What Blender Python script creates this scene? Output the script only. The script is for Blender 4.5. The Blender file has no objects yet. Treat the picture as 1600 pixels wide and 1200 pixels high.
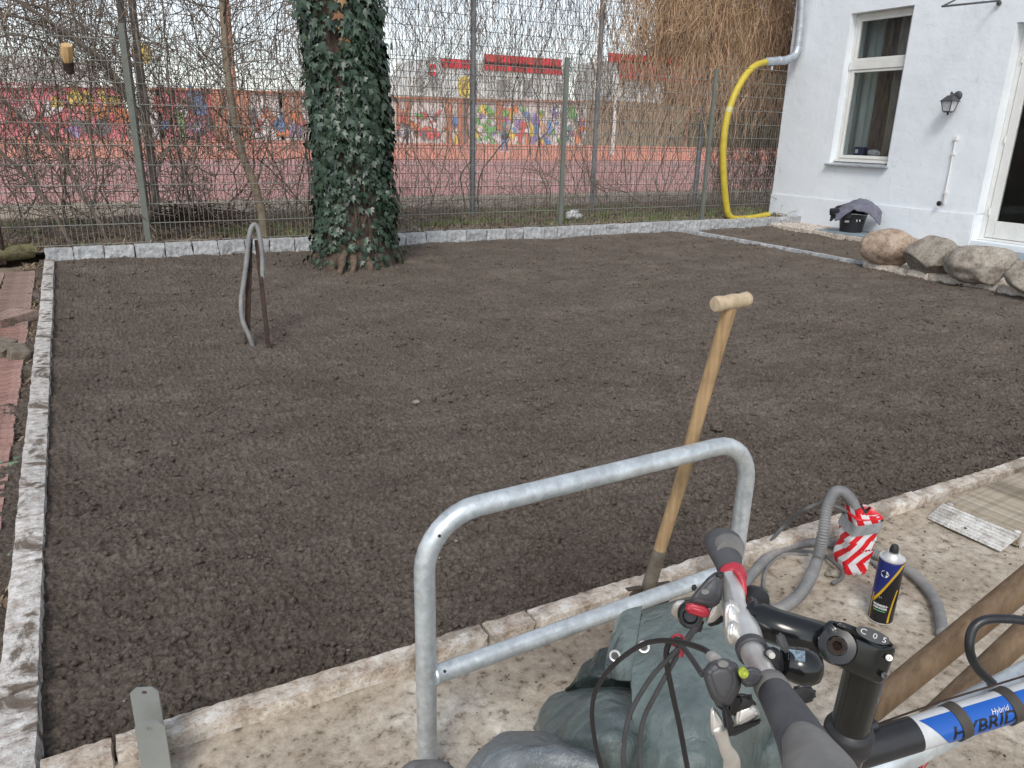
import bpy, bmesh, math, random
import numpy as np
from math import radians, sin, cos, pi, sqrt, atan2
from mathutils import Vector, Matrix

SC = bpy.context.scene
COL = SC.collection
# ------------------------------------------------------------------ camera
CF, CYAW, CPITCH, CROLL, H = 1181.63, radians(28.7325), radians(18.4522), radians(1.3419), 1.35
fwd = np.array([sin(CYAW)*cos(CPITCH), cos(CYAW)*cos(CPITCH), -sin(CPITCH)])
_r = np.array([cos(CYAW), -sin(CYAW), 0.0]); _u = np.cross(_r, fwd)
cr = _r*cos(CROLL)+_u*sin(CROLL); cu = -_r*sin(CROLL)+_u*cos(CROLL)
cam = bpy.data.objects.new('camera', bpy.data.cameras.new('camera')); COL.objects.link(cam)
cam.matrix_world = Matrix(((cr[0], cu[0], -fwd[0], 0), (cr[1], cu[1], -fwd[1], 0), (cr[2], cu[2], -fwd[2], H), (0, 0, 0, 1)))
cam.data.sensor_width = 36; cam.data.lens = CF/1600*36
cam.data.clip_start = 0.02; cam.data.clip_end = 2000
SC.camera = cam
SC.render.resolution_x = 1024; SC.render.resolution_y = 768
# ------------------------------------------------------------------ sky, sun, exposure
W = bpy.data.worlds.new('World'); SC.world = W; W.use_nodes = True
nt = W.node_tree; nt.nodes.clear()
SUN_EL, SUN_AZ = radians(46), radians(216)          # azimuth clockwise from +Y
sky = nt.nodes.new('ShaderNodeTexSky'); sky.sky_type = 'NISHITA'; sky.sun_disc = False
sky.sun_elevation = SUN_EL; sky.sun_rotation = SUN_AZ
sky.air_density = 1.0; sky.dust_density = 1.0; sky.ozone_density = 1.0
hs = nt.nodes.new('ShaderNodeHueSaturation'); hs.inputs['Saturation'].default_value = 0.42
bg = nt.nodes.new('ShaderNodeBackground'); bg.inputs['Strength'].default_value = 0.12
wo = nt.nodes.new('ShaderNodeOutputWorld')
nt.links.new(sky.outputs[0], hs.inputs['Color']); nt.links.new(hs.outputs[0], bg.inputs['Color'])
nt.links.new(bg.outputs[0], wo.inputs['Surface'])
sl = bpy.data.lights.new('sun', 'SUN'); sl.energy = 1.1; sl.angle = radians(18); sl.color = (1.0, 0.96, 0.9)
so = bpy.data.objects.new('sun', sl); COL.objects.link(so)
sd = Vector((sin(SUN_AZ)*cos(SUN_EL), cos(SUN_AZ)*cos(SUN_EL), sin(SUN_EL)))
so.rotation_euler = sd.to_track_quat('Z', 'Y').to_euler(); so.location = (0, -5, 12)
SC.view_settings.view_transform = 'Standard'; SC.view_settings.look = 'None'
SC.view_settings.gamma = 1.0; SC.view_settings.use_curve_mapping = False
SC.view_settings.exposure = 0.85

# ------------------------------------------------------------------ measuring: rays of the surveyed view to real places
def ray(x, y): return (x-800)/CF*cr-(y-600)/CF*cu+fwd
def G(x, y, z=0.0):
    d = ray(x, y); return d*(z-H)/d[2]+np.array([0, 0, H])
def PY(x, y, Y):
    d = ray(x, y); return d*Y/d[1]+np.array([0, 0, H])
def PX(x, y, X):
    d = ray(x, y); return d*X/d[0]+np.array([0, 0, H])
def D(x, y, dep): return np.array([0, 0, H])+dep*ray(x, y)

# ------------------------------------------------------------------ noise
def _h(ix, iy, iz, s):
    n = (ix.astype(np.int64)*374761393+iy.astype(np.int64)*668265263+iz.astype(np.int64)*2147483647+s*974634777) & 0xffffffff
    n = ((n ^ (n >> 13))*1274126177) & 0xffffffff
    n = ((n ^ (n >> 16))*2246822519) & 0xffffffff
    return ((n ^ (n >> 15)) & 0xffffff)/float(0xffffff)
def vn(x, y, z=None, s=0):
    x = np.asarray(x, float); y = np.asarray(y, float); z = np.zeros_like(x) if z is None else np.asarray(z, float)
    x0 = np.floor(x); y0 = np.floor(y); z0 = np.floor(z); fx = x-x0; fy = y-y0; fz = z-z0
    fx = fx*fx*(3-2*fx); fy = fy*fy*(3-2*fy); fz = fz*fz*(3-2*fz); o = 0
    for a in (0, 1):
        for b in (0, 1):
            for c in (0, 1):
                w = (fx if a else 1-fx)*(fy if b else 1-fy)*(fz if c else 1-fz)
                o = o+w*_h(x0+a, y0+b, z0+c, s)
    return o*2-1
def fbm(x, y, z=None, s=0, oct=4, g=0.5):
    o = 0; a = 1.0; f = 1.0
    for i in range(oct):
        o = o+a*vn(np.asarray(x)*f, np.asarray(y)*f, None if z is None else np.asarray(z)*f, s+i*17); a *= g; f *= 2.03
    return o

# ------------------------------------------------------------------ tags
def tag(o, label=None, cat=None, group=None, kind=None):
    if label: o['label'] = label
    if cat: o['category'] = cat
    if group: o['group'] = group
    if kind: o['kind'] = kind
    return o
ORG = {}
def empty(name, loc, label, cat, group=None, rz=0):
    o = bpy.data.objects.new(name, None); COL.objects.link(o); o.location = tuple(float(v) for v in loc); o.rotation_euler = (0, 0, rz)
    o.empty_display_size = 0.1; ORG[o] = np.array(loc, float)
    return tag(o, label, cat, group)
def link(name, me, parent=None, loc=(0, 0, 0)):
    o = bpy.data.objects.new(name, me); COL.objects.link(o); o.location = tuple(float(v) for v in loc)
    if parent is not None: o.parent = parent; ORG[o] = ORG.get(parent, np.zeros(3))+np.array(loc, float)
    else: ORG[o] = np.array(loc, float)
    return o
def setmats(me, mats):
    for m in (mats if isinstance(mats, (list, tuple)) else [mats]): me.materials.append(m)
def fast(name, V, F, mats, parent=None, smooth=False, org=None, mi=None):
    """V (n,3) in world space, F (m,k) array; parent's origin (or org) is subtracted."""
    V = np.asarray(V, float)
    o0 = ORG.get(parent, np.zeros(3)) if parent is not None else (np.zeros(3) if org is None else np.array(org, float))
    V = V-o0
    me = bpy.data.meshes.new(name); F = np.asarray(F, np.int32); m, k = F.shape
    me.vertices.add(len(V)); me.vertices.foreach_set('co', V.astype(np.float32).ravel())
    me.loops.add(m*k); me.loops.foreach_set('vertex_index', F.ravel())
    me.polygons.add(m); me.polygons.foreach_set('loop_start', np.arange(m, dtype=np.int32)*k)
    if smooth: me.polygons.foreach_set('use_smooth', np.ones(m, bool))
    if mi is not None: me.polygons.foreach_set('material_index', np.asarray(mi, np.int32))
    me.update(calc_edges=True); setmats(me, mats)
    return link(name, me, parent, (0, 0, 0) if parent is not None else o0)
class MB:
    def __init__(s): s.v = []; s.f = []; s.m = []
    def add(s, V, F, m=0):
        b = len(s.v); s.v += [tuple(float(c) for c in p) for p in V]; s.f += [tuple(int(i)+b for i in f) for f in F]; s.m += [m]*len(F); return s
    def box(s, lo, hi, m=0):
        (a, b, c), (d, e, f) = lo, hi
        return s.add([(a, b, c), (d, b, c), (d, e, c), (a, e, c), (a, b, f), (d, b, f), (d, e, f), (a, e, f)],
                     [(0, 3, 2, 1), (4, 5, 6, 7), (0, 1, 5, 4), (1, 2, 6, 5), (2, 3, 7, 6), (3, 0, 4, 7)], m)
    def obox(s, c, ax, ay, az, m=0):
        c, ax, ay, az = [np.array(q, float) for q in (c, ax, ay, az)]
        P = [c+i*ax+j*ay+k*az for k in (-1, 1) for (i, j) in ((-1, -1), (1, -1), (1, 1), (-1, 1))]
        return s.add(P, [(0, 3, 2, 1), (4, 5, 6, 7), (0, 1, 5, 4), (1, 2, 6, 5), (2, 3, 7, 6), (3, 0, 4, 7)], m)
    def tube(s, P, r, n=12, m=0, cap=True, oval=None):
        P = [np.array(p, float) for p in P]; K = len(P); R = list(r) if hasattr(r, '__len__') else [r]*K
        T = [P[min(i+1, K-1)]-P[max(i-1, 0)] for i in range(K)]; T = [t/(np.linalg.norm(t)+1e-12) for t in T]
        a = np.array([0, 0, 1.]) if abs(T[0][2]) < 0.9 else np.array([1., 0, 0]); nrm = np.cross(T[0], a); nrm /= np.linalg.norm(nrm)
        V = []
        for i in range(K):
            nrm = nrm-T[i]*(nrm@T[i]); nrm /= np.linalg.norm(nrm); bi = np.cross(T[i], nrm)
            for j in range(n):
                t = 2*pi*j/n; V.append(P[i]+R[i]*(cos(t)*nrm+sin(t)*bi))
        F = [(i*n+j, i*n+(j+1) % n, (i+1)*n+(j+1) % n, (i+1)*n+j) for i in range(K-1) for j in range(n)]
        if cap: F += [tuple(range(n-1, -1, -1)), tuple(range((K-1)*n, K*n))]
        return s.add(V, F, m)
    def lathe(s, base, axis, prof, n=24, m=0, cap=True):
        base = np.array(base, float); ax = np.array(axis, float); ax /= np.linalg.norm(ax)
        a = np.array([0, 0, 1.]) if abs(ax[2]) < 0.9 else np.array([1., 0, 0]); u = np.cross(a, ax); u /= np.linalg.norm(u); w = np.cross(ax, u)
        V = [base+ax*h+rr*(cos(2*pi*j/n)*u+sin(2*pi*j/n)*w) for (rr, h) in prof for j in range(n)]; K = len(prof)
        F = [(i*n+j, i*n+(j+1) % n, (i+1)*n+(j+1) % n, (i+1)*n+j) for i in range(K-1) for j in range(n)]
        if cap: F += [tuple(range(n-1, -1, -1)), tuple(range((K-1)*n, K*n))]
        return s.add(V, F, m)
    def prism(s, outline, thick, m=0):
        """outline: list of 3d points, thick: 3d vector"""
        n = len(outline); t = np.array(thick, float); A = [np.array(p, float) for p in outline]; B = [p+t for p in A]
        return s.add(A+B, [tuple(range(n)), tuple(range(2*n-1, n-1, -1))]+[((i+1) % n, i, n+i, n+(i+1) % n) for i in range(n)], m)
    def build(s, name, mats, parent=None, smooth=False, bevel=0, org=None, seg=2, auto=40):
        o0 = ORG.get(parent, np.zeros(3)) if parent is not None else (np.zeros(3) if org is None else np.array(org, float))
        me = bpy.data.meshes.new(name); me.from_pydata([tuple(np.array(p)-o0) for p in s.v], [], s.f)
        me.polygons.foreach_set('material_index', s.m); setmats(me, mats)
        bm = bmesh.new(); bm.from_mesh(me)
        bmesh.ops.recalc_face_normals(bm, faces=bm.faces)
        if bevel:
            ed = [e for e in bm.edges if len(e.link_faces) == 2 and e.calc_face_angle(0) > radians(30)]
            bmesh.ops.bevel(bm, geom=ed, offset=bevel, segments=seg, affect='EDGES', clamp_overlap=True)
        if smooth:
            for f in bm.faces: f.smooth = True
            for e in bm.edges:
                if len(e.link_faces) == 2 and e.calc_face_angle(0) > radians(auto): e.smooth = False
        bm.to_mesh(me); bm.free(); me.update()
        return link(name, me, parent, (0, 0, 0) if parent is not None else o0)
def spline(P, n=8):
    """Catmull-Rom through the points"""
    P = [np.array(p, float) for p in P]; Q = [2*P[0]-P[1]]+P+[2*P[-1]-P[-2]]; out = []
    for i in range(1, len(Q)-2):
        for k in range(n):
            t = k/n; a, b, c, d = Q[i-1:i+3]
            out.append(0.5*((2*b)+(-a+c)*t+(2*a-5*b+4*c-d)*t*t+(-a+3*b-3*c+d)*t**3))
    out.append(P[-1]); return out
def lerp(a, b, t): return np.array(a, float)*(1-t)+np.array(b, float)*t
def unit(v): v = np.array(v, float); return v/np.linalg.norm(v)

# ------------------------------------------------------------------ materials
def rgb(h):  # sRGB 0-255 -> linear
    return tuple((c/255/12.92 if c/255 <= 0.04045 else ((c/255+0.055)/1.055)**2.4) for c in h)
class MT:
    def __init__(s, name):
        s.m = bpy.data.materials.new(name); s.m.use_nodes = True; s.t = s.m.node_tree; s.t.nodes.clear()
        s.o = s.n('ShaderNodeOutputMaterial'); s.b = s.n('ShaderNodeBsdfPrincipled'); s.l(s.b.outputs[0], s.o.inputs[0])
        s.tc = s.n('ShaderNodeTexCoord')
    def n(s, t, **k):
        q = s.t.nodes.new(t)
        for a, b in k.items(): setattr(q, a, b)
        return q
    def l(s, a, b): s.t.links.new(a, b)
    def noise(s, scale, det=6, rough=0.6, vec=None, stretch=None, dist=0):
        q = s.n('ShaderNodeTexNoise'); q.inputs['Scale'].default_value = scale; q.inputs['Detail'].default_value = det; q.inputs['Roughness'].default_value = rough; q.inputs['Distortion'].default_value = dist
        v = vec or s.tc.outputs['Object']
        if stretch:
            mp = s.n('ShaderNodeMapping'); mp.inputs['Scale'].default_value = stretch; s.l(v, mp.inputs[0]); v = mp.outputs[0]
        s.l(v, q.inputs['Vector']); return q.outputs[0]
    def ramp(s, fac, stops):
        q = s.n('ShaderNodeValToRGB'); e = q.color_ramp.elements
        while len(e) < len(stops): e.new(0.5)
        for i, (p, c) in enumerate(stops): e[i].position = p; e[i].color = (*c[:3], 1)
        s.l(fac, q.inputs[0]); return q.outputs[0]
    def mix(s, a, b, fac, mode='MIX'):
        q = s.n('ShaderNodeMix', data_type='RGBA', blend_type=mode)
        for val, inp in ((a, q.inputs[6]), (b, q.inputs[7]), (fac, q.inputs[0])):
            if isinstance(val, tuple): inp.default_value = (*val[:3], 1)
            elif isinstance(val, (int, float)): inp.default_value = val
            else: s.l(val, inp)
        return q.outputs[2]
    def math(s, op, a, b=0.0):
        q = s.n('ShaderNodeMath', operation=op)
        for val, inp in ((a, q.inputs[0]), (b, q.inputs[1])):
            if isinstance(val, (int, float)): inp.default_value = val
            else: s.l(val, inp)
        return q.outputs[0]
    def col(s, c):
        i = s.b.inputs['Base Color']
        if isinstance(c, tuple): i.default_value = (*c[:3], 1)
        else: s.l(c, i)
        return s
    def set(s, rough=None, metal=None, spec=None, **k):
        for nm, v in (('Roughness', rough), ('Metallic', metal), ('Specular IOR Level', spec)):
            if v is None: continue
            if isinstance(v, (int, float)): s.b.inputs[nm].default_value = v
            else: s.l(v, s.b.inputs[nm])
        return s
    def bump(s, h, strength=0.5, dist=0.01, prev=None):
        q = s.n('ShaderNodeBump'); q.inputs['Strength'].default_value = strength; q.inputs['Distance'].default_value = dist
        s.l(h, q.inputs['Height'])
        if prev is not None: s.l(prev, q.inputs['Normal'])
        s.l(q.outputs[0], s.b.inputs['Normal']); return q.outputs[0]
def simple(name, c1, c2=None, scale=20, rough=0.7, metal=0, bump=0, bs=None, bd=0.003, stretch=None, lo=0.35, hi=0.65, spec=0.5, c3=None, isl=0):
    q = MT(name); c2 = c2 or tuple(v*0.7 for v in c1)
    nz = q.noise(scale, 8, 0.62, stretch=stretch)
    st = [(lo, c2), (hi, c1)] if c3 is None else [(lo, c2), ((lo+hi)/2, c1), (hi, c3)]
    c = q.ramp(nz, st)
    if isl:
        g = q.n('ShaderNodeNewGeometry'); oi = q.n('ShaderNodeObjectInfo')
        f = q.math('FRACT', q.math('ADD', g.outputs['Random Per Island'], oi.outputs['Random']))
        f = q.math('ADD', q.math('MULTIPLY', f, isl), 1-isl/2)
        cc = q.n('ShaderNodeCombineColor'); [q.l(f, cc.inputs[i]) for i in range(3)]
        c = q.mix(c, cc.outputs[0], 1.0, 'MULTIPLY')
    q.col(c).set(rough, metal, spec)
    if bump: q.bump(q.noise(bs or scale*3, 6, 0.65, stretch=stretch), bump, bd)
    return q.m
M = {}
def mk_soil():
    q = MT('soil'); a = q.noise(1.9, 9, 0.72); b = q.noise(75, 9, 0.8); c = q.noise(240, 6, 0.7)
    base = q.ramp(a, [(0.3, (0.118, 0.096, 0.078)), (0.5, (0.150, 0.123, 0.101)), (0.7, (0.192, 0.160, 0.133))])
    fine = q.ramp(b, [(0.38, (0.45, 0.44, 0.43)), (0.50, (0.92, 0.92, 0.92)), (0.62, (1.5, 1.47, 1.43))])
    spk = q.ramp(c, [(0.69, (0, 0, 0)), (0.74, (1, 1, 1))])
    cc = q.mix(q.mix(base, fine, 1.0, 'MULTIPLY'), (0.26, 0.22, 0.17), q.math('MULTIPLY', spk, 0.45))
    q.col(cc).set(0.95, 0, 0.15)
    n1 = q.bump(b, 1.0, 0.012); q.bump(c, 0.8, 0.003, n1); return q.m
def mk_pave():
    q = MT('weathered_paving'); a = q.noise(2.4, 7, 0.65, dist=0.4); b = q.noise(30, 8, 0.72); c = q.noise(11, 6, 0.7, dist=1.2)
    base = q.ramp(a, [(0.32, (0.29, 0.24, 0.19)), (0.43, (0.38, 0.325, 0.255)), (0.55, (0.45, 0.39, 0.315)), (0.66, (0.60, 0.555, 0.48))])
    pit = q.ramp(b, [(0.36, (0.35, 0.31, 0.28)), (0.44, (0.82, 0.80, 0.78)), (0.56, (1.02, 1.02, 1.02)), (0.66, (1.22, 1.22, 1.22))])
    red = q.ramp(c, [(0.56, (0, 0, 0)), (0.74, (0.35, 0.35, 0.35))])
    cc = q.mix(q.mix(base, pit, 1.0, 'MULTIPLY'), (0.30, 0.19, 0.14), red)
    q.col(cc).set(0.9, 0, 0.2); n1 = q.bump(b, 0.8, 0.008); q.bump(q.noise(110, 6, 0.7), 0.5, 0.003, n1); return q.m
def mk_stone(name, c1, c2, c3, dirt=0.0, scale=18):
    q = MT(name); a = q.noise(scale, 9, 0.7); b = q.noise(scale*6, 6, 0.7); d = q.noise(5.5, 6, 0.7, dist=0.8)
    base = q.ramp(a, [(0.34, c2), (0.5, c1), (0.66, c3)])
    sp = q.ramp(b, [(0.36, (0.55, 0.53, 0.5)), (0.46, (1, 1, 1)), (0.7, (1.1, 1.1, 1.1))])
    cc = q.mix(base, sp, 1.0, 'MULTIPLY')
    oi = q.n('ShaderNodeObjectInfo'); f = q.math('ADD', q.math('MULTIPLY', oi.outputs['Random'], 0.22), 0.88)
    k = q.n('ShaderNodeCombineColor'); [q.l(f, k.inputs[i]) for i in range(3)]; cc = q.mix(cc, k.outputs[0], 1.0, 'MULTIPLY')
    if dirt:
        dm = q.ramp(d, [(0.52, (0, 0, 0)), (0.60, (dirt, dirt, dirt))]); cc = q.mix(cc, (0.105, 0.078, 0.055), dm)
    q.col(cc).set(0.88, 0, 0.25); n1 = q.bump(a, 0.6, 0.012); q.bump(b, 0.5, 0.003, n1); return q.m
def mk_galv(name='galvanised_steel', base=(0.60, 0.645, 0.66)):
    q = MT(name); v = q.n('ShaderNodeTexVoronoi'); v.inputs['Scale'].default_value = 75; q.l(q.tc.outputs['Object'], v.inputs['Vector'])
    a = q.noise(9, 7, 0.7); b = q.noise(45, 6, 0.7)
    lum = q.ramp(q.math('ADD', q.math('MULTIPLY', a, 0.7), q.math('MULTIPLY', b, 0.3)), [(0.35, tuple(c*0.72 for c in base)), (0.52, base), (0.68, tuple(min(1, c*1.28) for c in base))])
    sp = q.ramp(v.outputs['Color'], [(0.0, (0.88, 0.88, 0.88)), (1.0, (1.1, 1.1, 1.1))])
    dirt = q.ramp(q.noise(22, 7, 0.75, dist=1), [(0.62, (0, 0, 0)), (0.74, (0.6, 0.6, 0.6))])
    cc = q.mix(q.mix(lum, sp, 1.0, 'MULTIPLY'), (0.33, 0.29, 0.24), dirt)
    q.col(cc).set(q.ramp(b, [(0.3, (0.32,)*3), (0.7, (0.52,)*3)]), 0.6, 0.5); q.bump(b, 0.12, 0.002); return q.m
def mk_wall():
    q = MT('white_plaster'); a = q.noise(1.2, 6, 0.6); b = q.noise(7, 7, 0.65, stretch=(1, 1, 0.5))
    base = q.ramp(a, [(0.3, (0.73, 0.775, 0.815)), (0.7, (0.785, 0.825, 0.855))])
    st = q.ramp(b, [(0.25, (0.86, 0.86, 0.85)), (0.42, (1, 1, 1))])
    q.col(q.mix(base, st, 1.0, 'MULTIPLY')).set(0.85, 0, 0.2)
    n1 = q.bump(q.noise(2.6, 5, 0.6), 0.35, 0.05); n2 = q.bump(q.noise(60, 5, 0.6), 0.12, 0.004, n1)
    sc = q.ramp(q.noise(5, 9, 0.7, stretch=(1, 1, 3), dist=1.5), [(0.595, (0, 0, 0)), (0.61, (1, 1, 1)), (0.625, (0, 0, 0))]); q.bump(sc, 0.35, 0.006, n2); return q.m
def mk_leaf(name, c1, c2, c3, rough=0.35):
    q = MT(name); g = q.n('ShaderNodeNewGeometry'); oi = q.n('ShaderNodeObjectInfo')
    f = q.math('FRACT', q.math('ADD', g.outputs['Random Per Island'], oi.outputs['Random']))
    c = q.ramp(f, [(0.0, c1), (0.6, c2), (1.0, c3)])
    v = q.ramp(q.noise(60, 4), [(0.3, (0.8, 0.8, 0.8)), (0.7, (1.15, 1.15, 1.15))])
    q.col(q.mix(c, v, 1.0, 'MULTIPLY')).set(rough, 0, 0.5); return q.m
def mk_glass():
    q = MT('window_glass'); q.b.inputs['Base Color'].default_value = (0.8, 0.85, 0.85, 1)
    q.b.inputs['Transmission Weight'].default_value = 1; q.b.inputs['Roughness'].default_value = 0.01; q.b.inputs['IOR'].default_value = 1.3
    return q.m
def mk_tarp(name, c1, c2, speck=0.0):
    q = MT(name); v = q.n('ShaderNodeTexVoronoi', feature='DISTANCE_TO_EDGE'); v.inputs['Scale'].default_value = 16
    mp = q.n('ShaderNodeMapping'); mp.inputs['Scale'].default_value = (1, 1.3, 0.8); q.l(q.tc.outputs['Object'], mp.inputs[0])
    ad = q.n('ShaderNodeMix', data_type='RGBA'); ad.inputs[0].default_value = 0.06; q.l(mp.outputs[0], ad.inputs[6])
    nz = q.n('ShaderNodeTexNoise'); nz.inputs['Scale'].default_value = 9; q.l(mp.outputs[0], nz.inputs['Vector']); q.l(nz.outputs['Color'], ad.inputs[7]); q.l(ad.outputs[2], v.inputs['Vector'])
    a = q.noise(7, 8, 0.7); b = q.noise(34, 8, 0.75, stretch=(1, 1, 0.4))
    base = q.ramp(a, [(0.3, c2), (0.68, c1)]); f = q.ramp(b, [(0.35, (0.8, 0.82, 0.82)), (0.7, (1.25, 1.22, 1.2))])
    cc = q.mix(base, f, 1.0, 'MULTIPLY')
    wv = q.n('ShaderNodeTexWave'); wv.inputs['Scale'].default_value = 190; wv.inputs['Distortion'].default_value = 1.0; q.l(q.tc.outputs['Object'], wv.inputs['Vector'])
    if speck:
        s2 = q.ramp(q.noise(330, 3, 0.6), [(0.56, (0, 0, 0)), (0.66, (1, 1, 1))]); s3 = q.ramp(q.noise(10, 5, 0.6), [(0.4, (0, 0, 0)), (0.65, (speck,)*3)])
        cc = q.mix(cc, (0.5, 0.52, 0.53), q.mix(s2, s3, 1.0, 'MULTIPLY'))
    q.col(cc).set(q.ramp(b, [(0.3, (0.24,)*3), (0.7, (0.42,)*3)]), 0, 0.6)
    e = q.ramp(v.outputs['Distance'], [(0.0, (0, 0, 0)), (0.25, (1, 1, 1))])
    n1 = q.bump(e, 0.4, 0.005); n2 = q.bump(q.noise(26, 9, 0.6, dist=1.6, stretch=(1, 1, .5)), 0.55, 0.008, n1); q.bump(wv.outputs[1], 0.08, 0.001, n2)
    return q.m
def mk_wood(name, c1, c2, sc=(1, 1, 0.06), rough=0.65):
    q = MT(name); a = q.noise(90, 6, 0.65, stretch=sc); b = q.noise(8, 6, 0.7)
    c = q.mix(q.ramp(a, [(0.32, c2), (0.66, c1)]), q.ramp(b, [(0.3, (0.72, 0.7, 0.68)), (0.6, (1.05, 1.05, 1.05))]), 1.0, 'MULTIPLY')
    q.col(c).set(rough, 0, 0.3); q.bump(a, 0.25, 0.001); return q.m
M['soil'] = mk_soil(); M['pave'] = mk_pave()
M['granite'] = mk_stone('granite', (0.40, 0.41, 0.415), (0.24, 0.25, 0.26), (0.56, 0.57, 0.57), 0.35, 16)
M['limestone'] = mk_stone('pale_limestone', (0.50, 0.475, 0.445), (0.27, 0.22, 0.18), (0.66, 0.64, 0.61), 0.9, 26)
M['sandstone'] = mk_stone('sandstone', (0.52, 0.455, 0.38), (0.33, 0.25, 0.19), (0.70, 0.67, 0.62), 0.5, 22)
M['boulder'] = mk_stone('boulder_tan', (0.36, 0.275, 0.205), (0.20, 0.145, 0.105), (0.46, 0.38, 0.31), 0.3, 7)
M['boulder2'] = mk_stone('boulder_grey', (0.27, 0.24, 0.20), (0.145, 0.12, 0.10), (0.36, 0.33, 0.285), 0.3, 8)
M['galv'] = mk_galv(); M['wall'] = mk_wall(); M['glass'] = mk_glass()
M['white'] = simple('white_paint', (0.74, 0.74, 0.71), (0.66, 0.66, 0.63), 6, 0.45, bump=0.1)
M['zinc'] = mk_galv('zinc_sheet', (0.50, 0.54, 0.58))
M['ivy'] = mk_leaf('ivy_leaf', (0.014, 0.030, 0.017), (0.026, 0.052, 0.030), (0.055, 0.090, 0.055), 0.4)
M['ivy_pale'] = mk_leaf('ivy_leaf_pale', (0.10, 0.16, 0.10), (0.15, 0.22, 0.13), (0.22, 0.27, 0.17))
M['deadleaf'] = mk_leaf('dead_leaf', (0.16, 0.07, 0.03), (0.22, 0.11, 0.05), (0.30, 0.18, 0.09), 0.8)
M['bark'] = simple('bark', (0.13, 0.095, 0.07), (0.045, 0.03, 0.022), 14, 0.95, bump=1.0, bs=30, bd=0.03, stretch=(1, 1, 0.3))
M['root'] = simple('root', (0.20, 0.14, 0.095), (0.085, 0.06, 0.042), 25, 0.9, bump=1.0, bd=0.02)
M['twig'] = simple('vine_twig', (0.26, 0.20, 0.155), (0.12, 0.088, 0.068), 3, 0.9, isl=0.7)
M['straw'] = simple('straw_twig', (0.72, 0.51, 0.33), (0.42, 0.28, 0.18), 2, 0.85, isl=0.8)
M['branch'] = simple('shrub_branch', (0.22, 0.175, 0.14), (0.10, 0.08, 0.065), 9, 0.9, bump=0.5, isl=0.4)
M['tanbark'] = simple('smooth_tan_bark', (0.29, 0.23, 0.16), (0.18, 0.14, 0.10), 8, 0.8, bump=0.3)
M['wire'] = simple('fence_wire', (0.30, 0.31, 0.28), (0.20, 0.20, 0.18), 5, 0.55, 0.3)
M['dwire'] = simple('old_fence_wire', (0.13, 0.12, 0.11), (0.07, 0.065, 0.06), 5, 0.7, 0.3)
M['postgreen'] = simple('fence_post_coating', (0.155, 0.17, 0.145), (0.13, 0.14, 0.12), 4, 0.55)
M['postgrey'] = simple('steel_post', (0.19, 0.20, 0.215), (0.12, 0.125, 0.13), 7, 0.6, 0.3)
M['earth'] = simple('earth', (0.26, 0.20, 0.145), (0.135, 0.10, 0.072), 12, 0.95, bump=0.9, bs=40, bd=0.03, c3=(0.27, 0.22, 0.16))
M['court'] = simple('red_court', (0.46, 0.235, 0.21), (0.40, 0.195, 0.17), 0.6, 0.85)
M['track'] = simple('orange_red_track', (0.66, 0.26, 0.17), (0.58, 0.22, 0.15), 0.5, 0.85)
M['line'] = simple('court_line_paint', (0.80, 0.58, 0.55), None, 3, 0.8, lo=0.2, hi=0.5)
M['tan'] = simple('sandy_ground', (0.36, 0.29, 0.21), (0.25, 0.195, 0.14), 5, 0.95, bump=0.5)
M['grass'] = mk_leaf('grass_blade', (0.09, 0.17, 0.03), (0.15, 0.26, 0.05), (0.27, 0.31, 0.12), 0.6)
M['litter'] = mk_leaf('leaf_litter', (0.10, 0.065, 0.04), (0.20, 0.14, 0.09), (0.36, 0.29, 0.20), 0.9)
M['brick'] = mk_stone('clinker_brick', (0.31, 0.175, 0.145), (0.21, 0.115, 0.095), (0.38, 0.245, 0.21), 0.6, 14)
M['mudbrick'] = mk_stone('muddy_brick', (0.29, 0.20, 0.165), (0.17, 0.115, 0.09), (0.36, 0.27, 0.22), 0.6, 10)
M['gravel'] = mk_leaf('gravel', (0.35, 0.28, 0.22), (0.52, 0.45, 0.39), (0.68, 0.64, 0.6), 0.9)
M['slab'] = simple('blue_grey_slab', (0.27, 0.33, 0.37), (0.20, 0.25, 0.28), 8, 0.6)
M['yellow'] = simple('yellow_hose', (0.56, 0.44, 0.05), (0.46, 0.35, 0.03), 12, 0.5, bump=0.2)
M['black'] = simple('black_plastic', (0.022, 0.022, 0.025), (0.014, 0.014, 0.015), 40, 0.42, bump=0.08)
M['gloss'] = simple('gloss_black', (0.012, 0.014, 0.014), (0.008, 0.009, 0.009), 30, 0.17)
M['rubber'] = simple('grip_rubber', (0.085, 0.085, 0.09), (0.05, 0.05, 0.055), 25, 0.6, bump=0.15, bs=300, bd=0.0006)
M['gripgrey'] = simple('grip_rubber_grey', (0.21, 0.205, 0.19), (0.13, 0.125, 0.12), 18, 0.5, bump=0.12, bs=200, bd=0.0008)
M['darkgrey'] = simple('dark_grey_plastic', (0.062, 0.063, 0.067), (0.045, 0.045, 0.048), 30, 0.5, bump=0.08)
M['alu'] = simple('brushed_aluminium', (0.80, 0.785, 0.75), (0.62, 0.60, 0.565), 28, 0.34, 0.7, bump=0.08, stretch=(1, 1, 1))
M['cable'] = simple('black_cable', (0.02, 0.02, 0.022), (0.014, 0.014, 0.015), 30, 0.35)
M['redtape'] = simple('red_tape', (0.46, 0.035, 0.055), (0.35, 0.025, 0.04), 60, 0.4, bump=0.4, bs=70)
M['conduit'] = simple('grey_conduit', (0.185, 0.185, 0.185), (0.14, 0.14, 0.14), 10, 0.6, c3=(0.25, 0.24, 0.23))
M['conduit2'] = simple('dark_grey_cable', (0.12, 0.12, 0.12), (0.08, 0.08, 0.08), 14, 0.55)
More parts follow.
